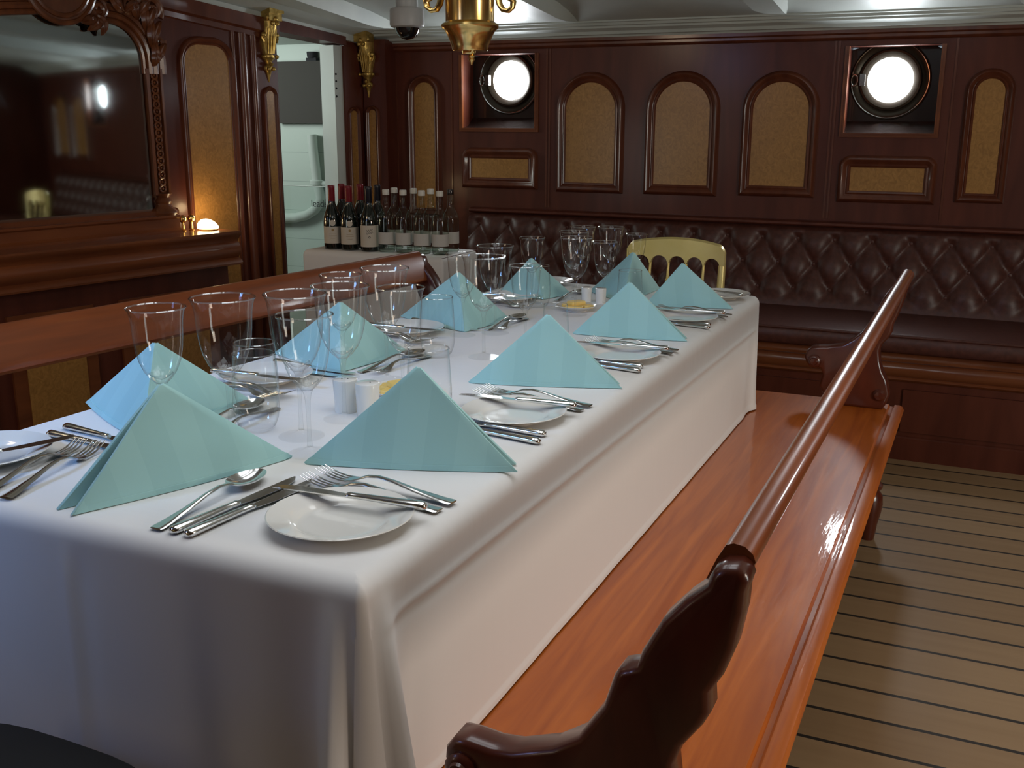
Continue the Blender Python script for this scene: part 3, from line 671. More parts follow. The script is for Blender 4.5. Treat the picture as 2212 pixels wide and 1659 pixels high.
# ------------------------------------------------------------------ gold banquet chairs
def chair(label, loc, rz, seat='black_cushion'):
    r = empty('banquet_chair', loc, rz, label, 'chair', 'gilt banquet chairs')
    # faces -y (towards the table); back at +y
    W = .166
    def top(x): return .862 - .020 * (x / W) ** 2 - (.018 * max(0, (abs(x) - .145) / .021) ** 2)
    def bow(x): return .195 - .25 * (.166 ** 2 - x * x) * -1 * 1.0 if False else .17 + .03 * (1 - (x / W) ** 2)
    m = MB(); n = 100; nb = 5; bw = 2 * (W - .014) / nb
    front, back = [], []
    for i in range(n + 1):
        x = -W + 2 * W * i / n
        if abs(x) > W - .014: zb = .74
        else:
            u = ((x + W - .014) / bw) % 1.0; e = (2 * u - 1); zb = .772 + .030 * sqrt(max(0, 1 - (e / .93) ** 2)) if abs(e) < .93 else .772
        zb = min(zb, top(x) - .02)
        front.append((x, zb, top(x)))
    rings = [[(x, bow(x) - .010, zb), (x, bow(x) + .010, zb), (x, bow(x) + .013, zt), (x, bow(x) + .004, zt + .006), (x, bow(x) - .010, zt)] for x, zb, zt in front]
    m.loft(rings).build('crest_rail', 'gold_paint', r, ang=45)
    for k in range(1, nb):
        x = -W + .014 + bw * k
        MB().tube([(x, bow(x), .775), (x, bow(x) - .01, .72), (x, bow(x) - .012, .715), (x, bow(x) - .014, .70), (x * .96, .165, .50)], [.0045, .0045, .0075, .0045, .005], 8).build('spindle', 'gold_paint', r)
    MB().tube([(-.155, .17, .505), (0, .185, .505), (.155, .17, .505)], .010, 8).build('lower_rail', 'gold_paint', r)
    for sx in (-1, 1):
        MB().tube([(sx * (W - .009), bow(W), .78), (sx * (W - .010), .168, .70), (sx * (W - .016), .165, .45), (sx * (W - .014), .19, .0)], [.012, .013, .014, .011], 10).build('back_post', 'gold_paint', r)
        MB().tube([(sx * .15, -.17, .43), (sx * .152, -.172, .2), (sx * .155, -.178, 0)], [.015, .014, .010], 10).build('front_leg', 'gold_paint', r)
        MB().tube([(sx * .152, -.17, .17), (sx * .152, .175, .17)], .007, 8).build('stretcher', 'gold_paint', r)
    MB().tube([(-.152, -.17, .24), (.152, -.17, .24)], .007, 8).build('stretcher', 'gold_paint', r)
    pl = []
    for i in range(40):
        a = 2 * pi * i / 40; ex = 3.2
        pl.append((.172 * math.copysign(abs(cos(a)) ** (2 / ex), cos(a)), .178 * math.copysign(abs(sin(a)) ** (2 / ex), sin(a))))
    MB().loft([[(p[0] * k, p[1] * k, z) for p in pl] for k, z in ((.90, .415), (.95, .422), (.95, .440), (.92, .446))]).build('seat', 'gold_paint', r)
    MB().loft([[(p[0] * k, p[1] * k, z) for p in pl] for k, z in ((.92, .445), (1.0, .452), (1.0, .468), (.93, .480), (.5, .488))]).build('seat_pad', seat, r)
    return r
chair('gold banquet chair with arched spindle back at the far end of the table', (-.965, 3.31, 0), 0).scale = (1.035, 1, .967)
ch2 = chair('banquet chair with rounded black seat pad at the near end of the table', (-1.08, .60, 0), pi)
ch2.location = (-1.0, .665, 0)
ch2.scale = (1.22, 1.0, .97)

# ------------------------------------------------------------------ dining table and its cloth
def rect_path(x0, x1, y0, y1, sk, rc, step=.008):
    """counter-clockwise rounded rectangle as (point, normal, distance to nearest corner, side)"""
    def left(y): return x0 + sk * (y - y0)
    cs = [(x1, y0), (x1, y1), (left(y1), y1), (left(y0), y0)]
    pts = []
    for i in range(4):
        a, b2 = Vector(cs[i]), Vector(cs[(i + 1) % 4]); d = (b2 - a); Ln = d.length; d.normalize(); nr = Vector((d.y, -d.x))
        n = int((Ln - 2 * rc) / step)
        for k in range(n + 1):
            t = rc + (Ln - 2 * rc) * k / n
            pts.append((a + d * t, nr, min(t, Ln - t), i, t))
        d2 = (Vector(cs[(i + 2) % 4]) - b2).normalized(); n2 = Vector((d2.y, -d2.x))
        c = b2 - d * rc + d2 * rc
        for k in range(1, 9):
            w = (nr * (1 - k / 9) + n2 * (k / 9)).normalized(); pts.append((c + w * rc, w, 0.0, i, Ln))
    return pts
def cloth(name, label, cat, x0, x1, y0, y1, sk, ztop, hem, rc, flare, waves, mat='linen', crease=True):
    pts = rect_path(x0, x1, y0, y1, sk, rc)
    rings = []
    R = .026
    def ins(p, nr, d):
        y = min(max(p.y - nr.y * d, y0 + d), y1 - d); x = p.x - nr.x * d
        return (min(max(x, x0 + sk * (y - y0) + d), x1 - d), y)
    for k in range(7):
        a = (pi / 2) * k / 6
        rings.append([(*ins(p, nr, R * (1 - sin(a))), ztop - R * (1 - cos(a))) for p, nr, dc, i, t in pts])
    K = 60 if crease else 24
    for k in range(1, K + 1):
        ring = []
        for p, nr, dc, i, t in pts:
            hz = hem(i, t, dc, p)
            z = (ztop - R) + (hz - ztop + R) * (k / K); drop = ztop - R - z
            g = math.exp(-(dc / .05) ** 2)
            fl2 = flare if (p.y < (y0 + y1) / 2 and p.x > (x0 + x1) / 2) else flare * .2
            o = fl2 * drop * (.62 * math.exp(-((dc - .042) / .020) ** 2) + .26 * math.exp(-(dc / .016) ** 2) - .16 * math.exp(-((dc - .105) / .035) ** 2))
            o += waves * drop * (sin(t * 19 + i * 2) + .6 * sin(t * 41 + 1.3 * i)) * (1 - g) * (1 if i == 3 else .35)
            if z - hz < .013 and crease: o += .0022
            if crease:
                if i == 0: o += min(1, max(0, (dc - .03) / .06)) * .0030 * math.exp(-(((ztop - z) - .066 - .014 * t) / .006) ** 2) - min(1, max(0, (dc - .03) / .06)) * .0022 * math.exp(-(((ztop - z) - .080 - .014 * t) / .008) ** 2)
                if i == 3: o += .0035 * math.exp(-((t - .42) / .010) ** 2) * min(1, drop * 20) - .003 * math.exp(-((t - .447) / .016) ** 2) * min(1, drop * 20)
            dirv = nr
            if dc < .10 and dc > 0:   # pull the corner fold towards the diagonal
                side = 1 if (t < .5) else -1
                e = Vector((-nr.y, nr.x)) * (-side)
                dirv = (nr + e * .55 * g).normalized()
            ring.append((p.x + dirv.x * o, p.y + dirv.y * o, z))
        rings.append(ring)
    m = MB(); m.loft(rings, cap=False)
    keep = []
    for q in range(len(pts)):
        if not keep or (Vector(m.v[q]) - Vector(m.v[keep[-1]])).length > 1e-3: keep.append(q)
    m.add([m.v[q] for q in keep], [tuple(range(len(keep)))])
    o = m.build(name, mat, ang=60)
    bm = bmesh.new(); bm.from_mesh(o.data); bmesh.ops.remove_doubles(bm, verts=bm.verts, dist=2e-5); bm.to_mesh(o.data); bm.free()
    o.data.polygons.foreach_set('use_smooth', [True] * len(o.data.polygons)); o.data.set_sharp_from_angle(angle=radians(60))
    tag(o, label, cat)
    return o
TX0, TX1, TY0, TY1 = -1.474, -.596, .908, 3.106
def hem_main(i, t, dc, p):
    if i == 3: return .20 + (.183 if t > 9 else 0)
    if i == 0: return .384 if t > .16 else (.384 if t > .05 else .384)
    return .384
cloth('tablecloth', 'long white linen cloth draped over the dining table', 'tablecloth', TX0, TX1, TY0, TY1, .05, T, hem_main, .012, .36, .0030)
dt = empty('dining_table', (-1.02, 2.0, 0), 0, 'long dining table hidden under the long white cloth', 'table')
MB().add([(TX0 + .045 + 1.02, TY0 + .035 - 2, T - .035), (TX1 - .035 + 1.02, TY0 + .035 - 2, T - .035), (TX1 - .035 + 1.02, TY1 - .035 - 2, T - .035), (TX0 + .145 + 1.02, TY1 - .035 - 2, T - .035)] + [(TX0 + .045 + 1.02, TY0 + .035 - 2, T - .004), (TX1 - .035 + 1.02, TY0 + .035 - 2, T - .004), (TX1 - .035 + 1.02, TY1 - .035 - 2, T - .004), (TX0 + .145 + 1.02, TY1 - .035 - 2, T - .004)],
         [(0,3,2,1),(4,5,6,7),(0,1,5,4),(1,2,6,5),(2,3,7,6),(3,0,4,7)]).build('tabletop', 'mahogany', dt)
for x in (-1.13, -.80):
    for y in (1.05, 2.95): MB().lathe([(.025, 0), (.03, .1), (.035, .5), (.03, T - .036)], (x + 1.02, y - 2, 0), 14).build('leg', 'mahogany', dt)

# serving table in the corner with the bottles
BZ = .70
cloth('serving_tablecloth', 'white cloth hanging to the floor over the bottle table in the corner', 'tablecloth', -2.615, -1.945, 3.62, 3.935, 0, BZ, lambda i, t, dc, p: .012, .012, .10, .004, crease=False)
sv = empty('serving_table', (-2.28, 3.79, 0), 0, 'small corner table hidden under the bottles and white cloth', 'table')
MB().box(-.325, .325, -.157, .155, BZ - .03, BZ - .004).build('tabletop', 'mahogany', sv)
for x in (-.29, .29):
    for y in (-.13, .13): MB().box(x - .02, x + .02, y - .02, y + .02, 0, BZ - .03).build('leg', 'mahogany', sv)

# ------------------------------------------------------------------ napkins
def napkin(Rp, B1, B2, A, label):
    Rp, B1, B2, A = Vector(Rp), Vector(B1), Vector(B2), Vector(A)
    base = (Rp + (B1 + B2) / 2) / 2
    loc = Vector((base.x, base.y, T))
    m = MB(); uv = []
    def layer(inset, v0, v1, grow, zoff, lift=0):
        R0 = Rp.lerp((B1 + B2) / 2, inset * .06); b1 = B1.lerp(R0, -.02 * grow); b2 = B2.lerp(R0, -.02 * grow)
        mid = (B1 + B2) / 2
        b1 = b1 + (mid - b1) * inset * .30; b2 = b2 + (mid - b2) * inset * .30
        NU, NV = 33, 12; pts = []; side = (b1 - R0).length; L2 = (b2 - R0).length
        for i in range(NU):
            u = -1 + 2 * i / (NU - 1)
            # rounded V: towards b1 for u<0, towards b2 for u>0
            soft = .045; au = sqrt(u * u + soft * soft) - soft
            w1 = max(0, (au - u) / 2 + 0) ; w2 = max(0, (au + u) / 2)
            P = R0 + (b1 - R0) * w1 / (1 - soft * .9) + (b2 - R0) * w2 / (1 - soft * .9)
            pts.append((P, u))
        o = len(m.v); vs = []
        for j in range(NV + 1):
            v = v0 + (v1 - v0) * j / NV
            for P, u in pts:
                Ap = A + Vector((0, 0, zoff))
                x = P.x + (Ap.x - P.x) * v; y = P.y + (Ap.y - P.y) * v; z = T + .001 + lift + (Ap.z - T - .002) * v
                out = (Vector((P.x, P.y)) - mid)
                # slight belly of the cloth
                bl = .010 * sin(pi * min(1, abs(u))) * (1 - v) * sin(pi * min(1, v + .25))
                q = Vector((Rp.x - mid.x, Rp.y - mid.y)).normalized()
                sidev = Vector((-q.y, q.x)); sg = 1 if (P - Rp.lerp(mid, .5)).dot(sidev) > 0 else -1
                x += sidev.x * sg * bl; y += sidev.y * sg * bl
                vs.append((x - loc.x, y - loc.y, z - loc.z)); 
                uu = (u * (1 - v) + (.5 if u > 0 else -.5) * v); uv.append((uu * side * 1.6 + .5, v))
        fs = []
        for j in range(NV):
            for i in range(NU - 1):
                a = o + j * NU + i; fs.append((a - o, a + 1 - o, a + NU + 1 - o, a + NU - o))
        m.add(vs, fs)
    layer(0, 0, .985, 0, 0)
    layer(.17, 0, .98, .30, -.004)
    layer(-.07, 0, .055, -.55, 0)
    m.uv = uv
    o = m.build('napkin', 'napkin_cloth', loc=loc, ang=75, recalc=False)
    so = o.modifiers.new('thick', 'SOLIDIFY'); so.thickness = .0062; so.offset = 0
    bv = o.modifiers.new('soft', 'BEVEL'); bv.width = .0016; bv.segments = 2; bv.limit_method = 'ANGLE'; bv.angle_limit = radians(50)
    tag(o, label, 'napkin', 'aqua napkins folded into pyramids')
    return o
def V2(p): return Vector(p)
def right_nap(Rp, B, ap, label, open_=.036):
    Rp, B = Vector(Rp), Vector(B); d = (Rp - B).normalized(); s = Vector((d.y, -d.x))
    if s.y < 0: s = -s
    B2 = B + s * open_ + d * .006
    return napkin(Rp, B, B2, (ap[0] + s.x * .012, ap[1] + s.y * .012, ap[2]), label)
right_nap((-.90, 1.231), (-.594 - .008, 1.329), (-.735, 1.287, .880), 'aqua pyramid napkin at the nearest place along the right-hand bench')
right_nap((-.90, 1.781), (-.620, 1.866), (-.752, 1.826, .867), 'aqua pyramid napkin at the second place along the right-hand bench')
right_nap((-.889, 2.322), (-.622, 2.353), (-.756, 2.337, .859), 'aqua pyramid napkin at the third place along the right-hand bench')
right_nap((-.852, 2.785), (-.622, 2.831), (-.755, 2.803, .848), 'aqua pyramid napkin at the farthest place along the right-hand bench')
# near end
Rp, B = Vector((-.938, 1.245)), Vector((-1.052, .934))
napkin(Rp, B, B + Vector((-.034, .008)), (-1.022, 1.070, .876), 'aqua pyramid napkin at the near end of the table, in the left foreground')
napkin((-1.205, 1.212), (-1.462, 1.35), (-1.213, 1.488), (-1.259, 1.316, .866), 'blue-lit aqua napkin at the nearest place on the left side, behind the near-end napkin')
napkin((-1.181, 1.748), (-1.406, 1.835), (-1.161, 1.976), (-1.229, 1.829, .857), 'aqua napkin at the second place on the left side, seen through wine glasses')
napkin((-1.14, 2.229), (-1.379, 2.34), (-1.115, 2.429), (-1.195, 2.306, .861), 'aqua napkin with a bright ridge at the third place on the left side')
napkin((-1.15, 2.75), (-1.307, 2.781), (-1.119, 2.88), (-1.203, 2.781, .841), 'aqua napkin at the farthest place on the left side')
napkin((-.93, 2.816), (-1.075, 2.945), (-.905, 3.085), (-.938, 2.925, .856), 'aqua napkin at the far end of the table before the gold chair')

# ------------------------------------------------------------------ plates, cutlery
def plate_mesh(name, R=.0935):
    m = MB().lathe([(.001, .003), (R * .55, .003), (R * .64, .0062), (R * .82, .0115), (R, .0165), (R + .0012, .0178), (R, .0188), (R * .84, .0145), (R * .72, .0112), (R * .66, .0088), (R * .62, .0062), (R * .58, .0050), (R * .5, .0046), (.001, .0046)], n=64)
    m.lathe([(R * .54, .0035), (R * .54, 0), (R * .50, 0), (R * .50, .0035)], n=64, cap=False)
    return m.build(name, 'china', ang=50)
SETN = []   # (plate x, y, scale, rotation, phrase)
PR = [(-.717, 1.049, 1.0, 'nearest place along the right-hand bench'), (-.718, 1.591, .97, 'second place along the right-hand bench'), (-.701, 2.117, .93, 'third place along the right-hand bench'), (-.690, 2.607, .89, 'farthest place along the right-hand bench')]
PL = [(-1.276, 1.628, .97, 'nearest place on the left side'), (-1.262, 2.168, .93, 'second place on the left side'), (-1.235, 2.700, .89, 'third place on the left side')]
pproto = plate_mesh('side_plate')
def put_plate(x, y, k, label):
    o = used(pproto); o.location = (x, y, T); o.scale = (k, k, k); tag(o, label, 'plate', 'white side plates'); return o
plab_r = ['white side plate in the foreground with a knife across it', 'white side plate between the two nearest right-hand napkins', 'white side plate between the second and third right-hand napkins', 'white side plate between the third and farthest right-hand napkins']
for (x, y, k, ph), lb in zip(PR, plab_r): put_plate(x, y, k, lb)
plab_l = ['white side plate behind the near-left napkin, seen through glass rims', 'white side plate before the third left-side napkin', 'white side plate before the farthest left-side napkin']
for (x, y, k, ph), lb in zip(PL, plab_l): put_plate(x, y, k, lb)
put_plate(-1.354, 1.044, 1.0, 'white side plate cut by the left edge of the photo')
put_plate(-.690, 3.005, .88, 'white side plate at the far right corner of the table')
put_plate(-1.245, 3.02, .85, 'white side plate at the far left corner of the table')

def ribbon(m, st):
    """stations (x, y, z, half width, half thickness) -> elliptical loft"""
    m.loft([[(x, y + w * cos(2 * pi * j / 10), z + t * sin(2 * pi * j / 10)) for j in range(10)] for x, y, z, w, t in st]); return m
def make_fork(L=.232):
    h = MB(); ribbon(h, [(0, 0, .0035, .0085, .0014), (.004, 0, .0035, .0105, .0017), (.02, 0, .0042, .0095, .0020), (.06, 0, .0085, .0060, .0023), (.10, 0, .0150, .0042, .0024), (.125, 0, .0170, .0040, .0022), (.145, 0, .0145, .0048, .0020), (.158, 0, .0095, .0085, .0015), (.168, 0, .0062, .0120, .0012), (.180, 0, .0045, .0128, .0011)])
    o = h.build('dinner_fork', 'steel', ang=60)
    t = MB()
    for yy in (-.0105, -.0035, .0035, .0105):
        ribbon(t, [(.176, yy, .0046, .0023, .0011), (.19, yy, .0042, .0021, .0010), (.205, yy, .0058, .0019, .0009), (.22, yy, .0098, .0016, .0008), (L, yy, .0140, .0010, .0006)])
    t.build('tines', 'steel', o, ang=60); return o
def make_spoon(L=.222):
    h = MB(); ribbon(h, [(0, 0, .0030, .0085, .0014), (.004, 0, .0030, .0105, .0017), (.02, 0, .0038, .0095, .0020), (.06, 0, .0085, .0060, .0023), (.10, 0, .0150, .0042, .0024), (.125, 0, .0170, .0038, .0023), (.142, 0, .0150, .0040, .0022), (.152, 0, .0125, .0055, .0018)])
    o = h.build('dessert_spoon', 'steel', ang=60)
    bm2 = MB(); rings = []
    xc, a, b2, dp = .186, .037, .0225, .0105
    for i in range(9):
        r = i / 8
        ring = []
        for j in range(32):
            t = 2 * pi * j / 32; egg = 1 - .12 * cos(t)
            ring.append((xc + a * r * cos(t), b2 * egg * r * sin(t), .0128 - dp * (1 - r ** 2.2)))
        rings.append(ring)
    rings[0] = [(xc + .001 * cos(2 * pi * j / 32), .001 * sin(2 * pi * j / 32), .0128 - dp) for j in range(32)]
    low = [[(p[0], p[1], p[2] - .0013) for p in rg] for rg in rings]
    bm2.loft(rings[::1] + low[::-1])
    bm2.build('bowl', 'steel', o, ang=70); return o
def make_knife(name, L=.236, hw=.0085):
    h = MB(); ribbon(h, [(0, 0, .0060, .0045, .0035), (.004, 0, .0062, hw, .0055), (.012, 0, .0062, hw, .0058), (.04, 0, .0062, .0072, .0050), (.09, 0, .0062, .0052, .0042), (.108, 0, .0060, .0050, .0040), (.112, 0, .0060, .0062, .0042), (.116, 0, .0058, .0050, .0030)])
    o = h.build(name, 'steel', ang=60)
    b2 = MB(); R2 = []
    for x, yc, w in ((.114, 0, .0050), (.125, -.0005, .0070), (.15, -.0012, .0088), (.19, -.0008, .0092), (.212, .0008, .0080), (.226, .0035, .0052), (L, .0068, .0008)):
        R2.append([(x, yc - w, .0046), (x, yc + w, .0042), (x, yc + w, .0058), (x, yc - w, .0050)])
    b2.loft(R2).build('blade', 'steel', o, ang=30); return o
fork_p, spoon_p, knife_p, bknife_p = make_fork(), make_spoon(), make_knife('dinner_knife'), make_knife('butter_knife', .226, .0080)
def lay(proto, end, tip, label, cat, group, z=0, k=1.0, tilt=0):
    o = used(proto); d = Vector((tip[0] - end[0], tip[1] - end[1])); L_ = {'dinner_fork': .232, 'dessert_spoon': .222, 'dinner_knife': .236, 'butter_knife': .226}[proto.name.split('.')[0]]
    if k is None: k = d.length / L_
    o.location = (end[0], end[1], T + z); o.rotation_euler = (0, -tilt, atan2(d.y, d.x)); o.scale = (k, k, k)
    return tag(o, label, cat, group)
def setting(x, y, k, ph, sg, knives=True):
    """cutlery of one place: sg = 1 for the right side, -1 for the left (turned half round)"""
    P = lambda dx, dy: (x + sg * dx * (.5 + .5 * k), y + sg * dy * (.5 + .5 * k))
    q = 0 if sg == 1 else -.020
    lay(fork_p, P(.100, .120 + q), P(-.135, .145 + 1.3 * q), 'fork nearer the napkin, ' + ph, 'fork', 'dinner forks', .002, k)
    lay(fork_p, P(.096, .088 + q * .4), P(-.135, .112 + q), 'fork nearer the side plate, ' + ph, 'fork', 'dinner forks', .001, k)
    lay(bknife_p, P(.098, .050), P(-.128, .036), 'knife across the side plate, ' + ph, 'knife', 'butter knives', .0180 * k, k)
    if knives:
        lay(knife_p, P(.092, .462), P(-.144, .478), 'dinner knife farther from the napkin, ' + ph, 'knife', 'dinner knives', 0, k)
        lay(knife_p, P(.100, .420), P(-.136, .450), 'dinner knife closer to the napkin, ' + ph, 'knife', 'dinner knives', 0, k)
for i, (x, y, k, ph) in enumerate(PR): setting(x, y, k, ph, 1, i < 3)
for i, (x, y, k, ph) in enumerate(PL): setting(x, y, k, ph, -1, True)
# near end place
lay(spoon_p, (-.917, .932), (-.921, 1.156), 'dessert spoon beside the near-end napkin, bowl upwards', 'spoon', 'dessert spoons', .001, 1.0)
lay(knife_p, (-.890, .931), (-.866, 1.166), 'dinner knife next to the spoon at the near end of the table', 'knife', 'dinner knives')
lay(knife_p, (-.866, .930), (-.838, 1.162), 'dinner knife nearer the foreground plate at the near end of the table', 'knife', 'dinner knives')
lay(fork_p, (-1.225, .930), (-1.275, 1.156), 'outer dinner fork left of the near-end napkin', 'fork', 'dinner forks')
lay(fork_p, (-1.180, .930), (-1.237, 1.156), 'inner dinner fork left of the near-end napkin', 'fork', 'dinner forks', .001)
lay(bknife_p, (-1.352, .928), (-1.268, 1.138), 'butter knife across the side plate at the left edge of the photo', 'knife', 'butter knives', .018)
# dessert spoons above the left-hand places
lay(spoon_p, (-1.155, 1.255), (-1.172, 1.482), 'dessert spoon at the nearest left place, beside the blue-lit napkin', 'spoon', 'dessert spoons', 0, 1)
lay(fork_p, (-1.128, 1.465), (-1.112, 1.25), 'dessert fork beside the spoon at the nearest left place', 'fork', 'dessert forks', 0, .9)
lay(spoon_p, (-1.142, 1.760), (-1.112, 1.975), 'dessert spoon at the second left place, bowl behind the tumblers', 'spoon', 'dessert spoons', 0, .96)
lay(fork_p, (-1.085, 1.950), (-1.108, 1.750), 'dessert fork beside the spoon at the second left place', 'fork', 'dessert forks', 0, .88)
lay(spoon_p, (-1.100, 2.27), (-1.088, 2.472), 'dessert spoon at the third left place, beside the ridged napkin', 'spoon', 'dessert spoons', 0, .9)
lay(fork_p, (-1.070, 2.45), (-1.075, 2.27), 'dessert fork beside the spoon at the third left place', 'fork', 'dessert forks', 0, .8)
lay(spoon_p, (-1.105, 2.74), (-1.090, 2.93), 'dessert spoon at the farthest left place', 'spoon', 'dessert spoons', 0, .85)
lay(bknife_p, (-.62, 2.96), (-.80, 3.03), 'butter knife on the side plate at the far right corner', 'knife', 'butter knives', .0158, .85)

# ------------------------------------------------------------------ glasses
def make_stem(name, H, D, bowl_b, foot_r):
    R = D / 2; r = empty(name, (0, 0, 0))
    bh = H - bowl_b
    pr = [(1.0, 1.0), (.955, .955), (.915, .90), (.885, .83), (.868, .74), (.850, .62), (.805, .47), (.715, .32), (.57, .19), (.38, .09), (.20, .028), (.03, .012)]
    MB().lathe([(R * a, bowl_b + bh * q) for a, q in pr][::-1], n=40, cap=False).build('bowl', 'thin_glass', r, ang=80, recalc=False)
    MB().tube([(R * cos(2 * pi * j / 40), R * sin(2 * pi * j / 40), H) for j in range(41)], .0014, 6, cap=False).build('rim', 'rim_glass', r)
    MB().lathe([(.0042, .012), (.0032, .03), (.0030, bowl_b * .6), (.0040, bowl_b * .86), (.0062, bowl_b - .002), (.0120, bowl_b + .008), (.0190, bowl_b + .0165), (.0185, bowl_b + .019), (.010, bowl_b + .012), (.001, bowl_b + .008)], n=18).build('stem', 'stem_glass', r)
    MB().lathe([(foot_r, .0009), (foot_r, .0020), (foot_r * .7, .0034), (foot_r * .35, .0068), (.0070, .0105), (.0043, .014)], n=36).build('foot', 'foot_glass', r)
    return r
gob = make_stem('wine_goblet', .237, .0995, .108, .0375)
wine = make_stem('wine_glass', .220, .0870, .100, .034)
tum = MB().lathe([(.026, .0035), (.031, .008), (.0355, .020), (.0385, .040), (.0385, .062), (.0365, .095), (.0345, .131)], n=40, cap=False).build('tumbler', 'thin_glass', ang=80, recalc=False)
MB().lathe([(.001, .001), (.026, .001), (.0295, .003), (.031, .008), (.028, .0075), (.001, .006)], n=40).build('thick_base', 'foot_glass', tum)
MB().tube([(.0345 * cos(2 * pi * j / 36), .0345 * sin(2 * pi * j / 36), .131) for j in range(37)], .0011, 6, cap=False).build('rim', 'rim_glass', tum)
GOB = [(-1.068, 1.266, 1.0, 'large wine goblet rising behind the near-end napkin, second glass from the left'),
       (-.990, 1.346, 1.0, 'large wine goblet at the nearest right place, behind a smaller glass'),
       (-.983, 1.463, .985, 'large wine goblet standing just before the salt and pepper shakers'),
       (-1.060, 1.733, .95, 'large wine goblet rising against the far bench, behind the butter dish'),
       (-1.067, 2.251, .90, 'large wine goblet at mid table before the dark leather settee, rim highest there'),
       (-.976, 2.001, .935, 'large wine goblet left of the second right-hand napkin, foot in clear view'),
       (-.980, 2.566, .87, 'large sparkling wine goblet behind the far butter dish'),
       (-1.035, 3.000, .81, 'large wine goblet in the far cluster, right of its centre, before the gold chair'),
       (-1.132, 3.020, .79, 'large wine goblet farthest back in the far cluster of glasses'),
       (-1.065, 2.767, .84, 'large wine goblet at the left back of the far cluster')]
for i, (x, y, k, lb) in enumerate(GOB):
    o = used(gob); o.location = (x, y, T); o.scale = (k, k, k); tag(o, lb, 'wine glass', 'large wine goblets')
WIN = [(-1.150, 1.209, 1.02, 'smaller wine glass before the blue-lit napkin, leftmost of all the glasses'),
       (-.924, 1.276, 1.0, 'smaller wine glass in front of the goblet, left of the nearest right napkin'),
       (-1.150, 1.714, .95, 'smaller wine glass behind the second left napkin, against the bench back'),
       (-.940, 1.590, .98, 'smaller wine glass rising behind the nearest right-hand napkin'),
       (-1.125, 2.192, .90, 'smaller wine glass directly before the ridged third left napkin'),
       (-.933, 2.128, .86, 'smaller wine glass right of the mid-table goblet, behind the second right napkin'),
       (-1.160, 2.690, .84, 'smaller wine glass standing alone at the left of the far cluster'),
       (-.954, 2.720, .82, 'smaller wine glass in the far cluster, in front and right of the sparkling goblet'),
       (-.975, 3.068, .76, 'smaller wine glass overlapping the left end of the gold chair back')]
for i, (x, y, k, lb) in enumerate(WIN):
    o = used(wine); o.location = (x, y, T); o.scale = (k, k, k); tag(o, lb, 'wine glass', 'smaller wine glasses')
TUM = [(-1.135, 1.420, 1.0, 'clear tumbler behind the tallest left goblet, before the blue-lit napkin'),
       (-1.082, 1.350, 1.0, 'clear tumbler between the near-end napkin and the goblets'),
       (-1.075, 1.972, 1.0, 'clear tumbler in front of the third left napkin'),
       (-.838, 1.505, 1.0, 'clear tumbler just behind the apex of the nearest right napkin'),
       (-1.119, 2.640, .88, 'clear tumbler before the farthest left napkin'),
       (-.868, 2.150, .78, 'clear tumbler behind the second right napkin, before the butter'),
       (-.858, 2.655, .88, 'clear tumbler behind the third right napkin, before the far-end napkin')]
for i, (x, y, k, lb) in enumerate(TUM):
    o = used(tum); o.location = (x, y, T); o.scale = (k, k, k); tag(o, lb, 'tumbler', 'clear tumblers')

# ------------------------------------------------------------------ salt, pepper, butter
def shaker(name, x, y, k, holes, label, cat, group=None):
    r = empty(name, (x, y, T), 0, label, cat, group); r.scale = (k, k, k)
    MB().lathe([(.001, 0), (.0190, 0), (.0195, .003), (.0205, .03), (.0218, .0565), (.0212, .0595), (.0195, .0605), (.001, .0612)], n=32).build('body', 'china', r)
    m = MB()
    for i in range(holes):
        a = 2 * pi * i / max(holes, 1); m.lathe([(.001, .0608), (.0014, .0609), (.001, .0616)], (.006 * cos(a), .006 * sin(a), 0), 8)
    m.build('holes', 'ink', r); return r
shaker('salt_shaker', -1.008, 1.505, 1, 3, 'white china salt shaker, left of the near pair', 'shaker', 'salt and pepper shakers')
shaker('pepper_shaker', -.958, 1.499, 1, 1, 'white china pepper shaker next to the near butter dish', 'shaker', 'salt and pepper shakers')
shaker('salt_shaker', -1.022, 2.765, .72, 3, 'white china salt shaker behind the far butter dish, left of the pair', 'shaker', 'salt and pepper shakers')
shaker('pepper_shaker', -.980, 2.768, .72, 1, 'white china pepper shaker behind the far butter dish, right of the pair', 'shaker', 'salt and pepper shakers')
bdish = plate_mesh('butter_dish', .062)
pat = MB(); pat.loft([[(p[0] * k, p[1] * k, z) for p in [(.026, .014), (.022, .018), (-.022, .018), (-.026, .014), (-.026, -.014), (-.022, -.018), (.022, -.018), (.026, -.014)]] for k, z in ((.96, 0), (1, .002), (1, .008), (.95, .010))])
patp = pat.build('butter_pat', 'butter')
for di, (x, y, k, lb) in enumerate(((-.972, 1.638, .95, 'small white dish of butter behind the nearest right napkin'), (-1.000, 2.628, .88, 'small white dish of butter before the far cluster of glasses'))):
    o = used(bdish); o.location = (x, y, T); o.scale = (k, k, k); tag(o, lb, 'dish', 'butter dishes')
    where = ('near', 'far')[di]
    for q, (dx, dy, dz, a, kk) in enumerate(((-.025, .012, .008, .3, 1), (.022, .015, .008, -.5, 1), (0, -.020, .008, .1, 1.05), (-.004, .008, .0185, 1.0, 1))):
        o = used(patp); o.location = (x + dx * k, y + dy * k, T + dz * k); o.rotation_euler.z = a; o.scale = (kk * k,) * 3
        tag(o, ('butter pat lying at the left of the %s dish', 'butter pat lying at the right of the %s dish', 'butter pat at the front of the %s dish', 'butter pat on top of the heap in the %s dish')[q] % where, 'butter', 'butter pats')

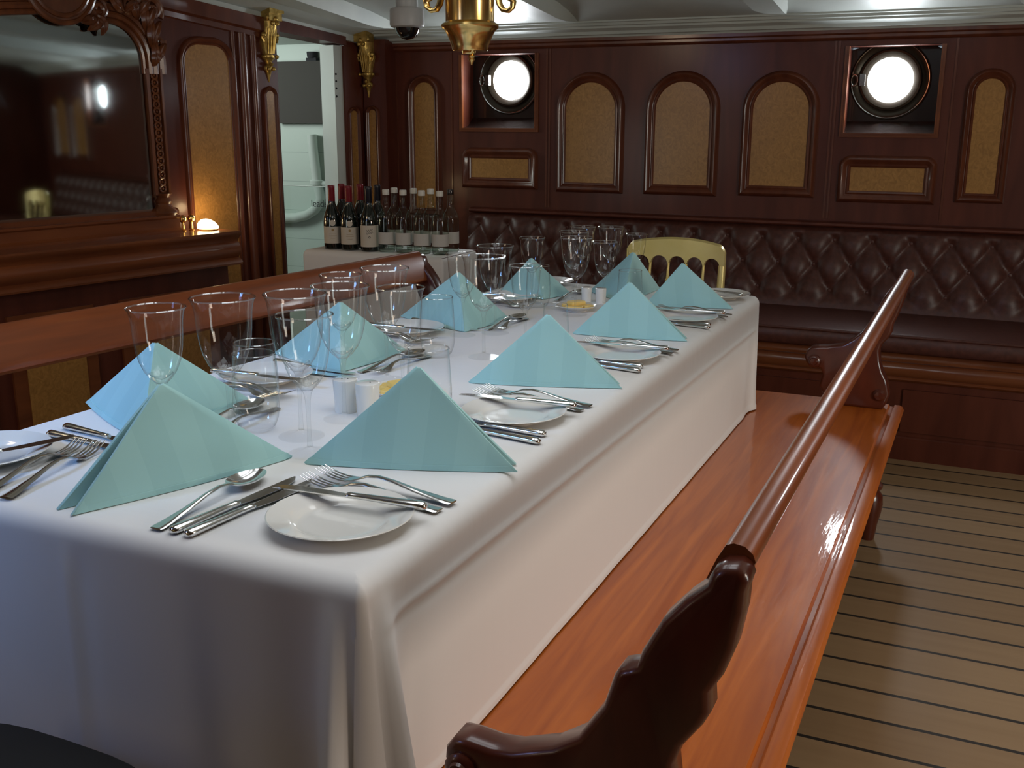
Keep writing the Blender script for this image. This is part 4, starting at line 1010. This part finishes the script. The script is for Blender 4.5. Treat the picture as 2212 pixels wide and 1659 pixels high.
# ------------------------------------------------------------------ bottles
def wine_bottle(x, y, cap, lab, label, medal=False, script=False):
    r = empty('wine_bottle', (x, y, BZ), atan2(-y, -x) + .0, label, 'bottle', 'red wine bottles on the corner table')
    MB().lathe([(.001, .004), (.030, .0), (.036, .003), (.037, .01), (.037, .115), (.0355, .132), (.030, .152), (.022, .172), (.0155, .190), (.0135, .205), (.0132, .255)], n=28).build('bottle_body', 'bottle_glass', r)
    MB().lathe([(.0140, .198), (.0146, .2), (.0142, .25), (.0146, .252), (.0146, .262), (.0135, .264), (.001, .264)], n=24).build('capsule', cap, r)
    if lab:
        z0, z1 = (.026, .096) if not script else (.020, .108)
        A = [radians(-78 + 156 * i / 20) for i in range(21)]
        lb = MB().loft([[(.0374 * cos(a), .0374 * sin(a), z) for a in A] + [(.0371 * cos(a), .0371 * sin(a), z) for a in A[::-1]] for z in (z0, z1)]).build('label', 'label_paper', r)
        if script:
            sc2 = MB()
            for k, (zz, w) in enumerate(((.088, .013), (.078, .014))):
                pts = []
                for i in range(40):
                    t = i / 39; a = (t - .5) * 2 * w / .0376; pts.append((.0378 * cos(a), .0378 * sin(a), zz + .004 * sin(t * 22 + k) + .006 * (t - .5)))
                sc2.tube(pts, .0006, 5)
            sc2.tube([(.0378 * cos(t2), .0378 * sin(t2), .060 + .0035 * sin(q)) for q in [2 * pi * i / 16 for i in range(17)] for t2 in [.0035 * cos(q) / .0378]], .0009, 5)
            sc2.build('handwriting', 'ink', lb)
        else:
            sc2 = MB()
            sc2.sphere((.0376, 0, .083), .0055, 10, (.1, 1, 1))
            for zz, w in ((.066, .014), (.058, .016), (.048, .010)): sc2.tube([(.0377 * cos(a), .0377 * sin(a), zz + .001 * sin(a * 60)) for a in [(-w + 2 * w * i / 14) / .0377 for i in range(15)]], .0006, 5)
            sc2.build('emblem', 'ink_gold', lb)
    if medal:
        MB().lathe([(.001, 0), (.0125, 0), (.0125, .0015), (.001, .0016)], (0, 0, 0), 20, 'x').map(lambda p: (p[0] + .0366, p[1], p[2] + .1115)).build('medal_sticker', 'label_paper', r)
    return r
wine_bottle(-2.504, 3.690, 'capsule_red', 1, 'red-capped wine bottle with round medal, leftmost in the front row', True)
wine_bottle(-2.420, 3.690, 'capsule_red', 1, 'red-capped wine bottle with round medal, second in the front row', True)
wine_bottle(-2.324, 3.690, 'capsule_black', 1, 'dark-capped wine bottle with handwritten-style label in the front row', script=True)
wine_bottle(-2.527, 3.800, 'capsule_red', 0, 'red-capped wine bottle behind the two bottles with medals, left')
wine_bottle(-2.434, 3.800, 'capsule_red', 0, 'red-capped wine bottle behind, between medal and handwritten labels')
wine_bottle(-2.349, 3.800, 'capsule_black', 0, 'dark-capped wine bottle in the back row beside the clear bottles')
def clear_bottle(x, y, label, cap='cap_white'):
    r = empty('water_bottle', (x, y, BZ), atan2(-y, -x), label, 'bottle', 'clear glass bottles on the corner table')
    MB().lathe([(.030, .003), (.0335, .008), (.034, .02), (.034, .128), (.032, .146), (.026, .160), (.0185, .170), (.0145, .180), (.0125, .20), (.0120, .235), (.0135, .238)], n=26, cap=False).build('bottle_body', 'bottle_clear', r, ang=80, recalc=False)
    MB().lathe([(.001, .0), (.030, 0), (.0335, .006), (.032, .010), (.001, .008)], n=26).build('base', 'bottle_clear', r)
    MB().lathe([(.0138, .232), (.0142, .234), (.0142, .250), (.0132, .253), (.001, .253)], n=20).build('cap', cap, r)
    A = [radians(-85 + 170 * i / 20) for i in range(21)]
    MB().loft([[(.0344 * cos(a), .0344 * sin(a), z) for a in A] + [(.0341 * cos(a), .0341 * sin(a), z) for a in A[::-1]] for z in (.034, .082)]).build('label', 'label_grey', r)
    return r
for i, (x, y, c) in enumerate(((-2.247, 3.70, 0), (-2.172, 3.71, 0), (-2.089, 3.715, 0), (-2.008, 3.72, 0))):
    clear_bottle(x, y, 'clear bottle in the front row, %s from the wine bottles' % ('first', 'second', 'third', 'fourth')[i])
for i, (x, y, c) in enumerate(((-2.273, 3.81, 'cap_white'), (-2.183, 3.815, 'cap_white'), (-2.105, 3.82, 'cap_white'), (-2.018, 3.83, 'frame_dark'))):
    clear_bottle(x, y, 'clear bottle in the back row, %s from the wine bottles' % ('first', 'second', 'third', 'fourth, dark-capped')[i], c)

# ------------------------------------------------------------------ camera
cd = bpy.data.cameras.new('camera'); cam = bpy.data.objects.new('camera', cd); COL.objects.link(cam)
Rm = Matrix(((0.910294874077298, -0.10454742992906202, 0.4005409805797954), (0.4139507490930648, 0.22327419436376406, -0.8824927260077007), (0.0028318816865711277, 0.9691328438487884, 0.2465228415779627)))
cam.matrix_world = Matrix.Translation((0, 0, 1.231)) @ Rm.to_4x4()
cd.sensor_fit = 'HORIZONTAL'; cd.sensor_width = 36; cd.lens = 36 * 2247 / 2212; cd.clip_start = .02
SC.camera = cam

# ------------------------------------------------------------------ light
def area(name, loc, target, sx, sy, power, col):
    l = bpy.data.lights.new(name, 'AREA'); l.shape = 'RECTANGLE'; l.size = sx; l.size_y = sy; l.energy = power; l.color = col
    o = bpy.data.objects.new(name, l); COL.objects.link(o); o.location = loc
    d = Vector(target) - Vector(loc); o.rotation_euler = d.to_track_quat('-Z', 'Y').to_euler(); return o
for ix, x in enumerate((-.925, -.375)):
    for iy, y in enumerate((.945, 1.595)):
        area('skylight', (x, y, 1.815), (x, y, 0), .47, .57, 2.65, (.93, .97, 1))
area('porthole_light', (-2.157, 4.66, 1.412), (-1.9, 2, .9), .15, .15, 2.0, (.85, .93, 1))
area('porthole_light', (-.430, 4.66, 1.393), (-.6, 2, .9), .15, .15, 2.6, (.85, .93, 1))
area('window_light', (-2.1, -.05, 1.78), (-1.48, 1.32, .82), .35, .35, 1.9, (.22, .48, 1)).data.spread = radians(44)
area('window_fill', (-2.3, -.6, 1.75), (-1.2, 1.2, .7), .4, .4, 3.0, (.34, .46, 1))
area('door_light', (-2.4, -.9, 1.25), (-1.0, 1.5, .9), .10, .9, 1.6, (1, .80, .62))
area('warm_fill', (2.0, 1.2, 1.3), (-.6, 1.8, .45), .6, .5, 17, (1, .80, .64))  # unseen light added to warm the cloth's right flap
area('ceiling_wall_fill', (1.7, 1.5, .75), (-.7, 4.5, 1.0), .7, .7, 14, (.92, 1, .95))  # added fill without a visible source, lifts the ceiling and far wall
area('ceiling_wall_fill', (-2.6, 1.0, .95), (-2.1, 4.2, 1.3), .6, .6, 2.4, (.92, 1, .95))  # second added fill, brightens the ceiling and cove on the left
area('warm_fill', (-2.25, 1.15, 1.80), (-2.6, 2.4, .7), .3, .3, 3.5, (1, .74, .48))  # unseen light added for the left bench and sideboard
area('pantry_light', (-3.95, 3.75, 1.5), (-3.3, 4.76, 1.15), .5, .5, 9, (.90, 1, .95))
pt = bpy.data.lights.new('sideboard_lamp', 'POINT'); pt.energy = .5; pt.color = (1, .72, .38); pt.shadow_soft_size = .02
po = bpy.data.objects.new('sideboard_lamp', pt); COL.objects.link(po); po.location = LW(1.02, .10, .86)
w = bpy.data.worlds.new('world'); SC.world = w; w.use_nodes = True
w.node_tree.nodes['Background'].inputs[0].default_value = (.6, .7, .8, 1); w.node_tree.nodes['Background'].inputs[1].default_value = .3
SC.view_settings.view_transform = 'Standard'; SC.view_settings.look = 'None'; SC.view_settings.exposure = 0; SC.view_settings.gamma = 1
SC.cycles.max_bounces = 10; SC.cycles.transparent_max_bounces = 48; SC.cycles.caustics_reflective = False; SC.cycles.caustics_refractive = False
SC.cycles.sample_clamp_indirect = 6
